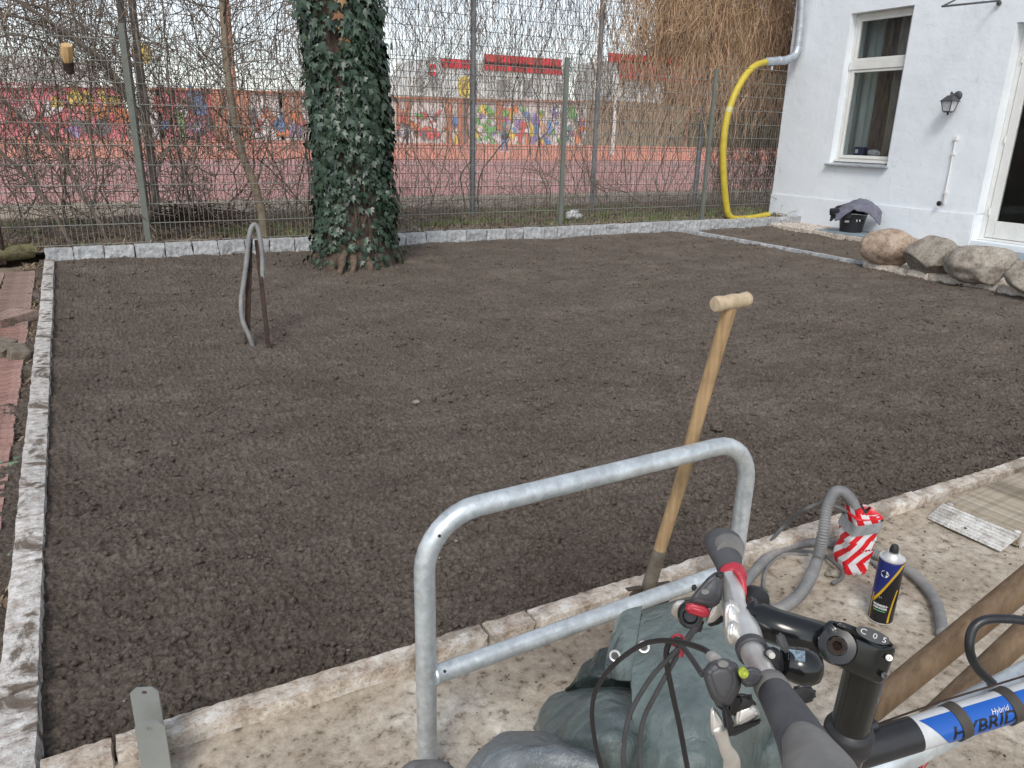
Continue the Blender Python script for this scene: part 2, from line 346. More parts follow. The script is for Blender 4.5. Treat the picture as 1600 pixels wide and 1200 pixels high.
M['rust'] = simple('rusty_steel', (0.042, 0.028, 0.022), (0.026, 0.018, 0.015), 30, 0.85, bump=0.5, c3=(0.065, 0.040, 0.029), spec=.2)
M['spadewood'] = mk_wood('spade_wood', (0.42, 0.29, 0.155), (0.27, 0.175, 0.09))
M['paledwood'] = mk_wood('pale_wood', (0.52, 0.42, 0.29), (0.38, 0.29, 0.19))
M['brownwood'] = mk_wood('worn_brown_wood', (0.225, 0.155, 0.095), (0.125, 0.08, 0.047), rough=0.5)
M['spadesteel'] = simple('spade_steel', (0.26, 0.24, 0.20), (0.13, 0.105, 0.08), 22, 0.55, 0.5, bump=0.3)
M['bladesteel'] = simple('dark_blade_steel', (0.10, 0.075, 0.055), (0.05, 0.038, 0.03), 22, 0.5, 0.4, bump=0.3)
M['tarp'] = mk_tarp('green_tarpaulin', (0.175, 0.215, 0.203), (0.080, 0.108, 0.102))
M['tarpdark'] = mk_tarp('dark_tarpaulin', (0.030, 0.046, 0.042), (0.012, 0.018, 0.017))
M['tarpgrey'] = mk_tarp('grey_tarpaulin', (0.165, 0.185, 0.195), (0.080, 0.095, 0.103), 0.9); M['tarplobe'] = mk_tarp('grey_green_tarpaulin', (0.150, 0.185, 0.180), (0.062, 0.085, 0.082), 0.35)
M['cloth'] = simple('grey_cloth', (0.21, 0.20, 0.19), (0.15, 0.145, 0.14), 60, 0.95, bump=0.4)
M['rampalu'] = mk_stone('worn_aluminium', (0.55, 0.54, 0.51), (0.38, 0.355, 0.325), (0.66, 0.65, 0.63), 0.4, 24)
M['rampbody'] = mk_stone('sandy_aluminium', (0.40, 0.345, 0.265), (0.27, 0.215, 0.15), (0.50, 0.45, 0.37), 0.5, 20)

# ==================================================================== SETTING
def sheet(name, x0, x1, y0, y1, z, m, nx=1, ny=1, hf=None, smooth=True):
    X, Y = np.meshgrid(np.linspace(x0, x1, nx+1), np.linspace(y0, y1, ny+1)); Z = np.full_like(X, z)
    if hf is not None: Z = Z+hf(X, Y)
    return grid_obj(name, X, Y, Z, m, smooth)
def grid_obj(name, X, Y, Z, m, smooth=True, parent=None, org=None):
    ny, nx = X.shape; I = np.arange(ny*nx).reshape(ny, nx)
    F = np.stack([I[:-1, :-1], I[:-1, 1:], I[1:, 1:], I[1:, :-1]], -1).reshape(-1, 4)
    return fast(name, np.stack([X, Y, Z], -1).reshape(-1, 3), F, m, parent, smooth, org)
tag(sheet('ground', -400, 500, -200, 700, -0.16, M['tan']), kind='structure')
# paving under the bike and the rack
def pave_h(X, Y): return 0.004*fbm(X*6, Y*6, s=3, oct=4)+0.0025*np.minimum(0, fbm(X*40, Y*40, s=8, oct=3)+0.25)+0.012*np.clip((Y-1.40)/0.14, 0, 1)**2
xs = np.concatenate([np.linspace(-2.5, -0.6, 60), np.linspace(-0.59, 4.6, 620), np.linspace(4.63, 12, 60)]); ys = np.concatenate([np.linspace(-3, 0.35, 40), np.linspace(0.36, 1.56, 150)])
X, Y = np.meshgrid(xs, ys); tag(grid_obj('paving', X, Y, pave_h(X, Y), M['pave']), kind='structure')
# soil bed
RK = 7.58                                      # kerb between the two beds
def kl(Y): return -0.262-0.0205*(Y-1.6)        # inner edge of the left kerb
TREE = np.array([2.33, 7.62, 0.0])
marks = [(G(630, 630), 0.5), (G(1180, 620), 0.3), (G(1400, 640), 0.5), (G(400, 620), 0.4), (G(260, 880), 0.35), (G(560, 870), 0.5), (G(700, 640), .4), (G(300, 700), .4)]
def soil_h(X, Y):
    big = 0.020*fbm(X*0.55, Y*0.55, s=11, oct=3)
    rip = 0.016*fbm(X*2.2, Y*5.5, s=21, oct=4)
    mid = 0.011*np.abs(fbm(X*7, Y*10, s=31, oct=3))
    crumb = 0.012*np.abs(vn(X*38, Y*38, s=41))**1.3+0.016*np.abs(vn(X*80+5, Y*80, s=43))-0.006*np.clip(vn(X*16, Y*20, s=45), 0, 1)
    h = big+rip+mid+crumb-0.004
    for (p, r) in marks:                        # shallow footprints
        d = np.hypot((X-p[0])/r, (Y-p[1])/(r*0.35)); h = h-0.018*np.exp(-(d*2.0)**2)+0.008*np.exp(-((d-0.8)*4)**2)
    # raked furrows
    h = h+0.006*np.sin(Y*55+6*vn(X*0.6, Y*0.6, s=77))*np.clip(vn(X*0.9, Y*0.7, s=78)+0.1, 0, 1)
    h = h+0.085*np.exp(-((X-TREE[0])**2+(Y-TREE[1])**2)/0.30)
    h = h+0.015*np.clip((kl(Y)+0.15-X)/0.15, 0, 1)
    return h
xs = np.concatenate([np.arange(-0.55, 3.4, 0.0062), np.arange(3.4, 5.5, 0.011), np.arange(5.5, 11.2, 0.022)])
ys = [1.556]
while ys[-1] < 8.95: ys.append(ys[-1]+0.0062*(max(ys[-1], 1.6)/1.6)**0.95)
X, Y = np.meshgrid(xs, np.array(ys)); Z = soil_h(X, Y)-0.005
tag(grid_obj('soil_bed', X, Y, Z, M['soil']), kind='structure')
# clods and pebbles: nobody could count them
def ico(n=1):
    bm = bmesh.new(); bmesh.ops.create_icosphere(bm, subdivisions=n, radius=1); bm.verts.ensure_lookup_table()
    V = np.array([v.co[:] for v in bm.verts]); F = np.array([[v.index for v in f.verts] for f in bm.faces]); bm.free(); return V, F
IV, IF = ico(1)
def scatter(name, P, S, m, seed=0, flat=0.7, parent=None, base=None):
    rg = np.random.default_rng(seed); N = len(P); V0, F0 = base or (IV, IF)
    V = V0[None]*(1+rg.uniform(-0.28, 0.28, (N, len(V0), 1)))*np.array([1, 1, flat])
    a = rg.uniform(0, 2*pi, N); c, s = np.cos(a)[:, None], np.sin(a)[:, None]; k = rg.uniform(0.6, 1.0, N)[:, None]
    x = V[:, :, 0]*c-V[:, :, 1]*k*s; y = V[:, :, 0]*s+V[:, :, 1]*k*c
    V = np.stack([x, y, V[:, :, 2]], -1)*np.asarray(S)[:, None, None]+np.asarray(P)[:, None, :]
    F = F0[None]+(np.arange(N)*len(V0))[:, None, None]
    return fast(name, V.reshape(-1, 3), F.reshape(-1, 3), m, parent)
rg = np.random.default_rng(5)
N = 14000; yy = 1.66+(rg.random(N)**1.9)*7.1; xx = kl(yy)+0.03+rg.random(N)*np.minimum(11, 2.2+yy*1.35)
k = xx < 10.0; xx, yy = xx[k], yy[k]; sz = 0.0035+0.013*rg.random(len(xx))**3*(0.6+yy/7)
P = np.stack([xx, yy, soil_h(xx, yy)-0.004+sz*0.25], -1)
tag(scatter('soil_clods', P, sz, M['soil'], 1), kind='stuff', label='small dark clods lying on the raked soil', cat='soil clods')
N = 45; yy = 1.7+(rg.random(N)**1.6)*6.8; xx = kl(yy)+0.05+rg.random(N)*np.minimum(7.5, 2.2+yy*1.2); sz = 0.003+0.006*rg.random(N)**3
tag(scatter('soil_pebbles', np.stack([xx, yy, soil_h(xx, yy)+0.002], -1), sz, M['boulder2'], 2), kind='stuff', label='pale pebbles dotted over the dark soil', cat='pebbles')
N = 1500; yy = 0.5+rg.random(N)*1.0; xx = -0.4+rg.random(N)*4.6; sz = 0.0012+0.004*rg.random(N)**4
tag(scatter('paving_crumbs', np.stack([xx, yy, pave_h(xx, yy)+0.001], -1), sz, M['soil'], 3), kind='stuff', label='soil crumbs scattered on the beige paving', cat='soil crumbs')
# strip of earth along the fence, court and track beyond
def strip_h(X, Y): return 0.03*fbm(X*1.5, Y*1.5, s=51, oct=4)+0.012*np.abs(vn(X*18, Y*18, s=5))
o = sheet('garden_strip', -4, 12, 8.93, 12.2, 0.085, M['earth'], 420, 110, strip_h); tag(o, kind='structure')
tag(sheet('left_earth', -2.6, -0.33, 1.0, 8.95, -0.03, M['earth'], 120, 340, lambda X, Y: 0.012*fbm(X*5, Y*5, s=61, oct=4)-0.05*(X < -0.46)*(Y > 2.6)*(Y < 8.5)), kind='structure')
tag(sheet('sandy_border', -60, 90, 12.18, 15.2, 0.03, M['tan']), kind='structure')
tag(sheet('sports_court', -60, 90, 15.2, 33, 0.034, M['court']), kind='structure')
tag(sheet('running_track', -70, 110, 33, 77, 0.030, M['track']), kind='structure')
for nm, (a, b, c, d) in dict(a=(-60, 90, 17.6, 17.72), b=(-60, 90, 32.9, 33.05), c=(11.5, 11.62, 17.7, 33)).items():
    tag(sheet('court_line', a, b, c, d, 0.040, M['line']), kind='structure')
# ---- stones
def rough_box(dx, dy, dz, n, amp, seed, bev=0.006, fr=22, topflat=0.35):
    nx, ny, nz = n; bm = bmesh.new(); V = {}; 
    def vert(i, j, k):
        if (i, j, k) not in V: V[(i, j, k)] = bm.verts.new((dx*(i/nx-0.5), dy*(j/ny-0.5), dz*(k/nz-0.5)))
        return V[(i, j, k)]
    for i in range(nx):
        for j in range(ny):
            for k in (0, nz):
                q = [vert(i, j, k), vert(i+1, j, k), vert(i+1, j+1, k), vert(i, j+1, k)]; bm.faces.new(q if k else q[::-1])
    for i in range(nx):
        for k in range(nz):
            for j in (0, ny):
                q = [vert(i, j, k), vert(i+1, j, k), vert(i+1, j, k+1), vert(i, j, k+1)]; bm.faces.new(q if not j else q[::-1])
    for j in range(ny):
        for k in range(nz):
            for i in (0, nx):
                q = [vert(i, j, k), vert(i, j+1, k), vert(i, j+1, k+1), vert(i, j, k+1)]; bm.faces.new(q if i else q[::-1])
    co = np.array([v.co[:] for v in bm.verts])
    hx = np.array([dx, dy, dz])/2; e = np.abs(co)/hx; nrm = (e > 0.999)*np.sign(co); cnt = (e > 0.999).sum(1)
    d = fbm(co[:, 0]*fr+seed*7.3, co[:, 1]*fr, co[:, 2]*fr, s=seed, oct=3)
    w = np.where(e[:, 2] > 0.999, topflat, 1.0)
    co = co+nrm*(amp*d*w)[:, None]-nrm*np.where(cnt >= 2, bev, 0)[:, None]*(0.6+0.5*vn(co[:, 0]*60, co[:, 1]*60, co[:, 2]*60, s=seed+3))[:, None]
    for v, c in zip(bm.verts, co): v.co = c
    me = bpy.data.meshes.new('stone'); bm.to_mesh(me); bm.free(); return me
random.seed(4)
# back kerb of granite blocks with split faces
kb = empty('stone_kerb', (4.5, 8.9, 0), 'long row of grey granite blocks edging the far side of the soil below the fence', 'kerb', 'kerbs edging the soil')
bl = []
for s in range(5):
    me = rough_box(0.272, 0.10, 0.24, (8, 3, 6), 0.010, 100+s, 0.006, 14); me.materials.append(M['granite']); bl.append(me)
x = -0.50; i = 0
while x < 10.15:
    w = 0.28*random.uniform(0.93, 1.06)
    if i < 1: w = 0.26
    o = link('stone', bl[i % 5], kb, (x+w/2-4.5, -0.01+random.uniform(-0.006, 0.006), 0.022+random.uniform(-0.005, 0.005)))
    o.scale = ((w-0.007)/0.272, 1, 1); o.rotation_euler = (random.uniform(-0.02, 0.02), 0, random.uniform(-0.012, 0.012)+(pi if i % 2 else 0)); x += w; i += 1
# left kerb of long pale slabs
kb = empty('stone_kerb', (-0.35, 5, 0), 'pale dirt-stained stone kerb running away along the left edge of the soil', 'kerb', 'kerbs edging the soil')
ye = [0.75, 1.255, 1.60+0.24, 2.84, 4.74, 5.72, 7.10, 8.05, 8.80]; ye[2] = 1.86
for i in range(len(ye)-1):
    y0, y1 = ye[i]+0.004, ye[i+1]-0.004; L = y1-y0; ym = (y0+y1)/2; n = max(6, int(L/0.035))
    wd = 0.088+(0.012 if i < 2 else 0)
    me = rough_box(wd, L, 0.16, (4, n, 4), 0.0055, 200+i, 0.005, 13); me.materials.append(M['limestone'])
    o = link('stone', me, kb, (kl(ym)-wd/2-0.002+0.35+random.uniform(-0.003, 0.003), ym-5, 0.052-0.08+random.uniform(-0.004, 0.004))); o.rotation_euler = (0, random.uniform(-0.03, 0.03), 0.0205)
# front kerb of sandstone
kb = empty('stone_kerb', (1.5, 1.57, 0), 'rough beige sandstone kerb between the soil and the near paving', 'kerb', 'kerbs edging the soil')
xe = [G(p, q, .05)[0] for p, q in ((70, 1184), (178, 1153))]; xe = [-0.262, -0.118, 0.795, 0.94, 1.66, 2.675, 3.40, 4.25, 5.1, 6.0, 6.9, 7.6]
for i in range(len(xe)-1):
    x0, x1 = xe[i]+0.003, xe[i+1]-0.003; L = x1-x0; xm = (x0+x1)/2; n = max(6, int(L/0.017)); dy = 0.064+random.uniform(-0.003, 0.004)
    me = rough_box(L, dy, 0.13, (n, 6, 6), 0.0036, 300+i, 0.003, 24, 0.45); me.materials.append(M['sandstone'])
    o = link('stone', me, kb, (xm-1.5, 1.571-1.57, 0.050-0.065+random.uniform(-0.005, 0.003))); o.rotation_euler = (random.uniform(-0.05, 0.02), 0, random.uniform(-0.006, 0.006))
# kerb between the beds
kb = empty('stone_kerb', (RK, 6, 0), 'thin light kerb dividing the large soil bed from the narrow bed near the house, leading to the boulders', 'kerb', 'kerbs edging the soil')
y = 8.80; i = 0
while y > 2.2:
    L = random.uniform(0.38, 0.5) if y > 5.8 else random.uniform(0.5, 0.8); n = max(6, int(L/0.05)); rough = y < 5.8
    wd = 0.07 if not rough else 0.14
    me = rough_box(wd, L-0.008, 0.14, (3, n, 3), 0.004 if not rough else 0.016, 400+i, 0.005, 14 if not rough else 8, 0.6)
    me.materials.append(M['granite'] if not rough else M['sandstone'])
    px = RK+ (0.0 if y > 5.8 else -0.02)+0.02*sin(y); z = 0.050-0.07
    o = link('stone', me, kb, (px-RK, y-L/2-6, z+(0.012 if rough else 0))); o.rotation_euler = (0, 0, random.uniform(-0.02, 0.02)); y -= L; i += 1
# kerb in front of the house strip
kb = empty('stone_kerb', (9.42, 8, 0), 'narrow cream edging between the small soil bed and the paved strip at the house wall', 'kerb', 'kerbs edging the soil')
y = 8.78
for i in range(7):
    me = rough_box(0.06, 0.59, 0.14, (2, 8, 2), 0.003, 450+i, 0.004, 12); me.materials.append(M['sandstone']); link('stone', me, kb, (0, y-0.3-8, -0.02)); y -= 0.6
tag(sheet('house_strip', 9.45, 10.3, 0.5, 9.5, 0.022, M['earth'], 20, 160, lambda X, Y: 0.006*fbm(X*8, Y*8, s=9)), kind='structure')
rg = np.random.default_rng(8); N = 2600; xx = 9.47+rg.random(N)*0.7; yy = 7.75+rg.random(N)*1.75; k = (xx > 9.47); yy2 = 6.2+rg.random(N)*0.75
PP = np.concatenate([np.stack([xx, yy, np.full(N, 0.035)], -1), np.stack([xx, yy2, np.full(N, 0.035)], -1)[:900]])
tag(scatter('gravel_strip', PP, 0.008+0.016*rg.random(len(PP)), M['gravel'], 6), kind='stuff', label='pale pinkish gravel strip at the foot of the white house wall', cat='gravel')
sb = empty('paving_slab', (9.85, 7.3, 0.03), 'blue-grey flat slab under the black bucket at the wall', 'slab', 'blue-grey slabs along the wall')
MB().box((9.52, 6.95, 0.02), (10.12, 8.0, 0.055)).build('slab', M['slab'], sb, bevel=0.004)
sb = empty('paving_slab', (9.85, 5.5, 0.03), 'blue-grey flat slab behind the boulders below the door', 'slab', 'blue-grey slabs along the wall')
MB().box((9.52, 4.2, 0.02), (10.14, 5.9, 0.055)).build('slab', M['slab'], sb, bevel=0.004)
tag(sheet('boulder_bed', 7.64, 9.40, 1.6, 5.75, 0.030, M['sandstone'], 60, 120, lambda X, Y: 0.012*fbm(X*5, Y*5, s=19)-0.002), kind='structure')
# brick path on the left
o = sheet('brick_path', -2.5, -0.44, 2.6, 8.5, -0.012, M['earth'], 4, 8); tag(o, kind='structure')
bms = []
for s in range(3):
    me = rough_box(0.232, 0.060, 0.06, (3, 1, 1), 0.003, 500+s, 0.003, 30); bms.append(me)
n = 0
for c in range(4):
    y = 2.7
    while y < 8.2:
        xe_ = -0.425-0.024*(y-3)
        dirty = y > 5.9
        key = ('mud' if dirty else 'red')
        me = bms[n % 3]
        if (n % 3, key) not in ORG:
            m2 = me.copy(); m2.materials.append(M['mudbrick'] if dirty else M['brick']); ORG[(n % 3, key)] = m2
        q = link('brick', ORG[(n % 3, key)], o, (xe_-0.118-0.24*c+random.uniform(-.004, .004), y, 0.004+random.uniform(-0.004, 0.004))); q.rotation_euler = (random.uniform(-.03, .03), random.uniform(-.02, .02), random.uniform(-.02, .02)+0.02)
        y += 0.0705; n += 1

# ==================================================================== BACKGROUND
def px_panel(mb, x0, y0, x1, y1, Y, th=0.25, m=0):
    a = PY(x0, y1, Y); b = PY(x1, y0, Y); mb.box((a[0], Y, a[2]), (b[0], Y+th, b[2]), m)
YM = 76.0
M['conc'] = simple('pale_concrete', (0.62, 0.60, 0.57), (0.48, 0.46, 0.44), 0.8, 0.85)
M['concpink'] = simple('pink_painted_wall', (0.64, 0.24, 0.27), (0.52, 0.18, 0.20), 0.5, 0.85, c3=(0.66, 0.30, 0.32))
M['orangecol'] = simple('orange_brown_column', (0.50, 0.25, 0.16), (0.40, 0.19, 0.12), 0.6, 0.8)
PAINT = []
for nm, c in dict(yellow=(0.75, 0.58, 0.03), red=(0.62, 0.04, 0.03), orange=(0.75, 0.22, 0.03), blue=(0.06, 0.24, 0.60), green=(0.12, 0.50, 0.08), violet=(0.28, 0.20, 0.50), white=(0.75, 0.75, 0.75), dark=(0.05, 0.05, 0.06), teal=(0.03, 0.30, 0.25), skin=(0.62, 0.38, 0.24)).items():
    c = tuple(v*.8+.13 for v in c)  # mixed towards pale grey: haze and overexposure painted into the colours
    M['p_'+nm] = simple('mural_paint_'+nm, c, tuple(v*0.7 for v in c), 0.7, 0.8); PAINT.append(nm)
pm = [M['p_'+n] for n in PAINT]
def splash(mb, px, py, r, Y, colr, seed, ry=1.0):
    """a flat painted patch on the wall, 4 mm thick steps to keep coats apart"""
    c = PY(px, py, Y); s = r*Y/CF/1.0*1.13; rr = random.Random(seed); n = 14; ph = [rr.uniform(0, 6.28) for _ in range(4)]
    k = splash.k = (splash.k+1) % 40; yy = Y-0.02-0.006*k
    pts = []
    for i in range(n):
        t = 2*pi*i/n; q = s*(1+0.28*sin(2*t+ph[0])+0.22*sin(3*t+ph[1])+0.16*sin(5*t+ph[2]))
        pts.append((c[0]+q*cos(t), yy, c[2]+q*ry*sin(t)))
    mb.prism(pts, (0, 0.004, 0), PAINT.index(colr))
splash.k = 0
def mural(label, panels, cols, paints, copx):
    a = PY(copx[0], 215, YM); w = empty('mural_wall', (a[0], YM, 0), label, 'wall', 'painted walls at the far side of the court')
    for (x0, x1, yt, yb, mm) in panels:
        mb = MB(); px_panel(mb, x0, yt, x1, yb+2, YM); mb.build('panel', M[mm], w)
    for (x0, x1, yt, yb) in cols:
        mb = MB(); p = PY(x0, yb+2, YM-0.25); q = PY(x1, yt, YM-0.25); mb.box((p[0], YM-0.25, p[2]), (q[0], YM-0.002, q[2])); mb.build('column', M['orangecol'], w)
    p = PY(copx[0], copx[1], YM); q = PY(copx[2], copx[3], YM); mb = MB()
    mb.prism([(p[0], YM-0.3, p[2]), (q[0], YM-0.3, q[2]), (q[0], YM-0.3, q[2]+0.16), (p[0], YM-0.3, p[2]+0.16)], (0, 0.6, 0)); mb.build('coping', M['orangecol'] if copx[4] else M['conc'], w)
    mb = MB()
    for i, pt in enumerate(paints): splash(mb, pt[0], pt[1], pt[2], YM, pt[3], i*7+int(pt[0]), pt[4] if len(pt) > 4 else 1)
    mb.build('mural_paint', pm, w)
rr = random.Random(12)
ps = [(60, 190, 12, 'red'), (80, 170, 9, 'white'), (65, 200, 5, 'violet'), (88, 160, 5, 'yellow', 1.5), (112, 156, 6, 'yellow', 1.4), (122, 150, 5, 'yellow', 1.8), (137, 158, 6, 'yellow', 1.6), (162, 152, 5, 'yellow', 1.8), (178, 156, 7, 'yellow'), (148, 172, 9, 'orange'), (170, 178, 9, 'orange'), (190, 182, 11, 'orange'), (136, 176, 5, 'orange', 1.6), (176, 185, 6, 'red'), (128, 196, 9, 'dark', .8), (160, 200, 11, 'dark', .7), (114, 205, 8, 'violet', .8), (55, 205, 5, 'white'), (40, 175, 8, 'white', 1.3), (100, 190, 6, 'red'), (20, 185, 6, 'red', 2)]
mural('far red and pink painted wall with yellow and orange flames, seen through the left end of the fence', [(-60, 190, 137, 212, 'concpink'), (-160, -62, 138, 212, 'conc')], [], ps, (-160, 137, 192, 137, 0))
ps = [(300, 152, 5, 'blue', 2.2), (311, 152, 4, 'blue', 2), (307, 166, 9, 'blue', .8), (314, 174, 6, 'blue'), (284, 172, 8, 'white', .8), (283, 196, 5, 'green', 3), (306, 197, 9, 'violet', .8), (306, 197, 5, 'white'), (328, 195, 6, 'dark'), (256, 195, 6, 'blue'), (250, 165, 7, 'red', 1.6), (330, 165, 7, 'red', 1.8), (240, 205, 6, 'white', 1.5)]
mural('far pink-red painted wall with a blue splash and a green streak, left of the ivy tree', [(234, 250, 138, 214, 'conc'), (252, 345, 140, 214, 'concpink')], [(338, 351, 142, 217)], ps, (234, 140, 352, 142, 1))
ps = [(rr.uniform(398, 470), rr.uniform(170, 208), rr.uniform(3, 7), rr.choice(['white', 'blue', 'violet', 'red', 'orange', 'white']), rr.uniform(.7, 1.8)) for _ in range(26)]+[(395, 185, 6, 'dark', 2.4)]
mural('far white wall with red, blue and white graffiti just left of the ivy tree', [(353, 440, 143, 216, 'conc'), (440, 600, 146, 217, 'conc')], [(372, 388, 144, 217), (445, 452, 146, 190), (462, 468, 146, 190)], ps, (353, 143, 500, 147, 1))
ps = [(rr.uniform(612, 695), rr.uniform(175, 215), rr.uniform(2, 5), rr.choice(['red', 'orange', 'green', 'white', 'dark', 'red', 'skin']), rr.uniform(.6, 1.6)) for _ in range(40)]+[(664, 203, 8, 'red', .5), (711, 190, 4, 'blue', 2), (713, 218, 5, 'yellow', 1.7), (622, 190, 3, 'red', 3)]
mural('far white wall with small red graffiti between brown columns, right of the ivy tree', [(600, 738, 154, 226, 'conc')], [(621, 625, 158, 192), (635, 640, 158, 192), (699, 706, 156, 228), (716, 732, 156, 228)], ps, (600, 153, 738, 156, 1))
ps = []
for _ in range(34): ps.append((rr.uniform(742, 778), rr.uniform(170, 226), rr.uniform(3, 7), rr.choice(['green', 'green', 'green', 'violet', 'white', 'yellow']), rr.uniform(.6, 1.5)))
for _ in range(60): ps.append((rr.uniform(785, 912), rr.uniform(168, 226), rr.uniform(3, 7), rr.choice(['orange', 'yellow', 'violet', 'red', 'teal', 'white', 'skin', 'green', 'blue', 'white']), rr.uniform(.6, 1.6)))
ps += [(895, 178, 11, 'green', .8), (902, 215, 8, 'orange'), (798, 176, 10, 'orange'), (818, 198, 5, 'yellow', 2), (800, 182, 5, 'yellow')]
mural('far wall densely covered in green, orange and violet graffiti behind the middle fence posts', [(738, 915, 158, 228, 'conc')], [(776, 786, 160, 200)], ps, (738, 157, 915, 160, 1))
mb = MB(); px_panel(mb, 916, 163, 1075, 233, YM+4); w = empty('plain_wall', (PY(916, 230, YM+4)[0], YM+4, 0), 'plain beige far wall right of the graffiti, behind the third tall fence post', 'wall')
mb.build('panel', M['tan'], w)
mb = MB(); px_panel(mb, 1075, 190, 1400, 238, YM); M['hedge'] = simple('dark_hedge', (0.10, 0.11, 0.07), (0.05, 0.055, 0.035), 1.5, 0.9); w = empty('boundary_wall', (PY(1075, 230, YM)[0], YM, 0), 'low grey-green boundary far off between the yellow hose and the court', 'wall'); mb.build('panel', M['hedge'], w)
# white building with red bands
M['bldg'] = simple('white_render', (0.72, 0.72, 0.70), (0.62, 0.62, 0.60), 0.3, 0.8)
M['redband'] = simple('red_fascia', (0.80, 0.05, 0.07), (0.72, 0.04, 0.06), 0.5, 0.6)
M['dwin'] = simple('dark_window', (0.10, 0.11, 0.12), (0.06, 0.06, 0.07), 1, 0.2); M['gwin'] = simple('grey_window', (0.36, 0.36, 0.35), (0.28, 0.28, 0.28), 1, 0.4)
def pbox(name, m, parent, x0, y0, x1, y1, Y, th):
    mb = MB(); px_panel(mb, x0, y0, x1, y1, Y, th); return mb.build(name, m, parent)
YB = 95.0
b = empty('school_building', (PY(780, 200, YB)[0], YB, 0), 'far white flat-roofed building with bright red roof bands beyond the graffiti wall', 'building', 'buildings beyond the court')
pbox('wall', M['bldg'], b, 672, 106, 890, 232, YB, 12)
for (x0, x1, y0, y1) in ((672, 682, 101, 107), (690, 735, 94, 105), (756, 878, 93, 100), (756, 878, 105, 109), (672, 680, 112, 118)):
    pbox('red_band', M['redband'], b, x0, y0, x1, y1, YB-0.12, 0.119)
for (x0, x1, y0, y1) in ((655, 668, 115, 140), (850, 862, 130, 150), (700, 712, 122, 150), (760, 775, 125, 150), (800, 815, 125, 150)):
    f = pbox('window', M['gwin'], b, x0+18, y0, x1+16, y1, YB-0.1, 0.09)
pbox('annexe', M['bldg'], b, 600, 120, 671, 230, YB+2, 10)
pbox('window', M['gwin'], b, 652, 118, 664, 142, YB+1.9, 0.09)
b = empty('school_building', (PY(980, 200, YB)[0], YB, 0), 'far pale building with thin red lines, half hidden by straw-coloured creeper', 'building', 'buildings beyond the court')
pbox('wall', M['bldg'], b, 950, 100, 1040, 236, YB+6, 10)
for (x0, x1, y0, y1) in ((952, 1070, 92, 96), (970, 1060, 101, 107), (970, 1120, 118, 122)): pbox('red_band', M['redband'], b, x0, y0, x1, y1, YB+5.6, 0.39)
M['redbrick'] = simple('red_brown_brick', (0.46, 0.24, 0.18), (0.38, 0.18, 0.14), 0.9, 0.85)
b = empty('brick_building', (PY(1120, 200, 110)[0], 110, 0), 'tall red-brown brick building far behind the creeper at the right end of the fence', 'building', 'buildings beyond the court')
pbox('wall', M['redbrick'], b, 1085, -60, 1330, 238, 110, 14)
for i in range(5):
    for j in range(5): pbox('window', M['bldg'], b, 1095+i*45, -45+j*42, 1113+i*45, -22+j*42, 109.9, 0.08)
b = empty('grey_building', (PY(100, 200, 120)[0], 120, 0), 'faint pale grey building far behind the left end of the painted wall', 'building', 'buildings beyond the court')
pbox('wall', M['conc'], b, -260, 95, 150, 215, 120, 14)
# posts and masts
def mast(px, ybot, ytop, Y, r, m, name, label, cat, extra=None):
    a = PY(px, ybot, Y); t = PY(px, ytop, Y); e = empty(name, (a[0], Y, 0), label, cat); mb = MB(); mb.tube([(a[0], Y, 0), (a[0], Y, t[2])], r, 8); mb.build('pole', m, e, True)
    return e, a, t
e, a, t = mast(957, 232, 150, 44, 0.12, M['white'], 'goal_post', 'white post standing on the red court right of the third tall fence post', 'post')
e, a, t = mast(371, 215, -40, 80, 0.35, M['orangecol'], 'mast', 'tall orange-brown mast rising beyond the court behind the slender tan tree', 'mast')
for (px, py, lab, q) in ((727, 132, 'yellow oval sign on a dark pole beyond the court beside the second tall fence post', 0), (222, 84, 'yellow and blue sign high on a dark pole behind the left fence post', 1)):
    e, a, t = mast(px+ (4 if q else -1), 215, py-8, 70, 0.10, M['postgrey'], 'sign_pole', lab, 'sign')
    mb = MB(); c = PY(px, py, 69.7); mb.lathe(c, (0, 1, 0), [(0.01, 0), (0.75, 0), (0.75, 0.1), (0.01, 0.1)], 16); o = mb.build('sign_board', M['p_yellow'], e)
    if not q: mb = MB(); c = PY(px, py+9, 69.6); mb.lathe(c, (0, 1, 0), [(0.01, 0), (0.7, 0), (0.7, 0.1), (0.01, 0.1)], 16); mb.build('sign_board', M['p_yellow'], e)
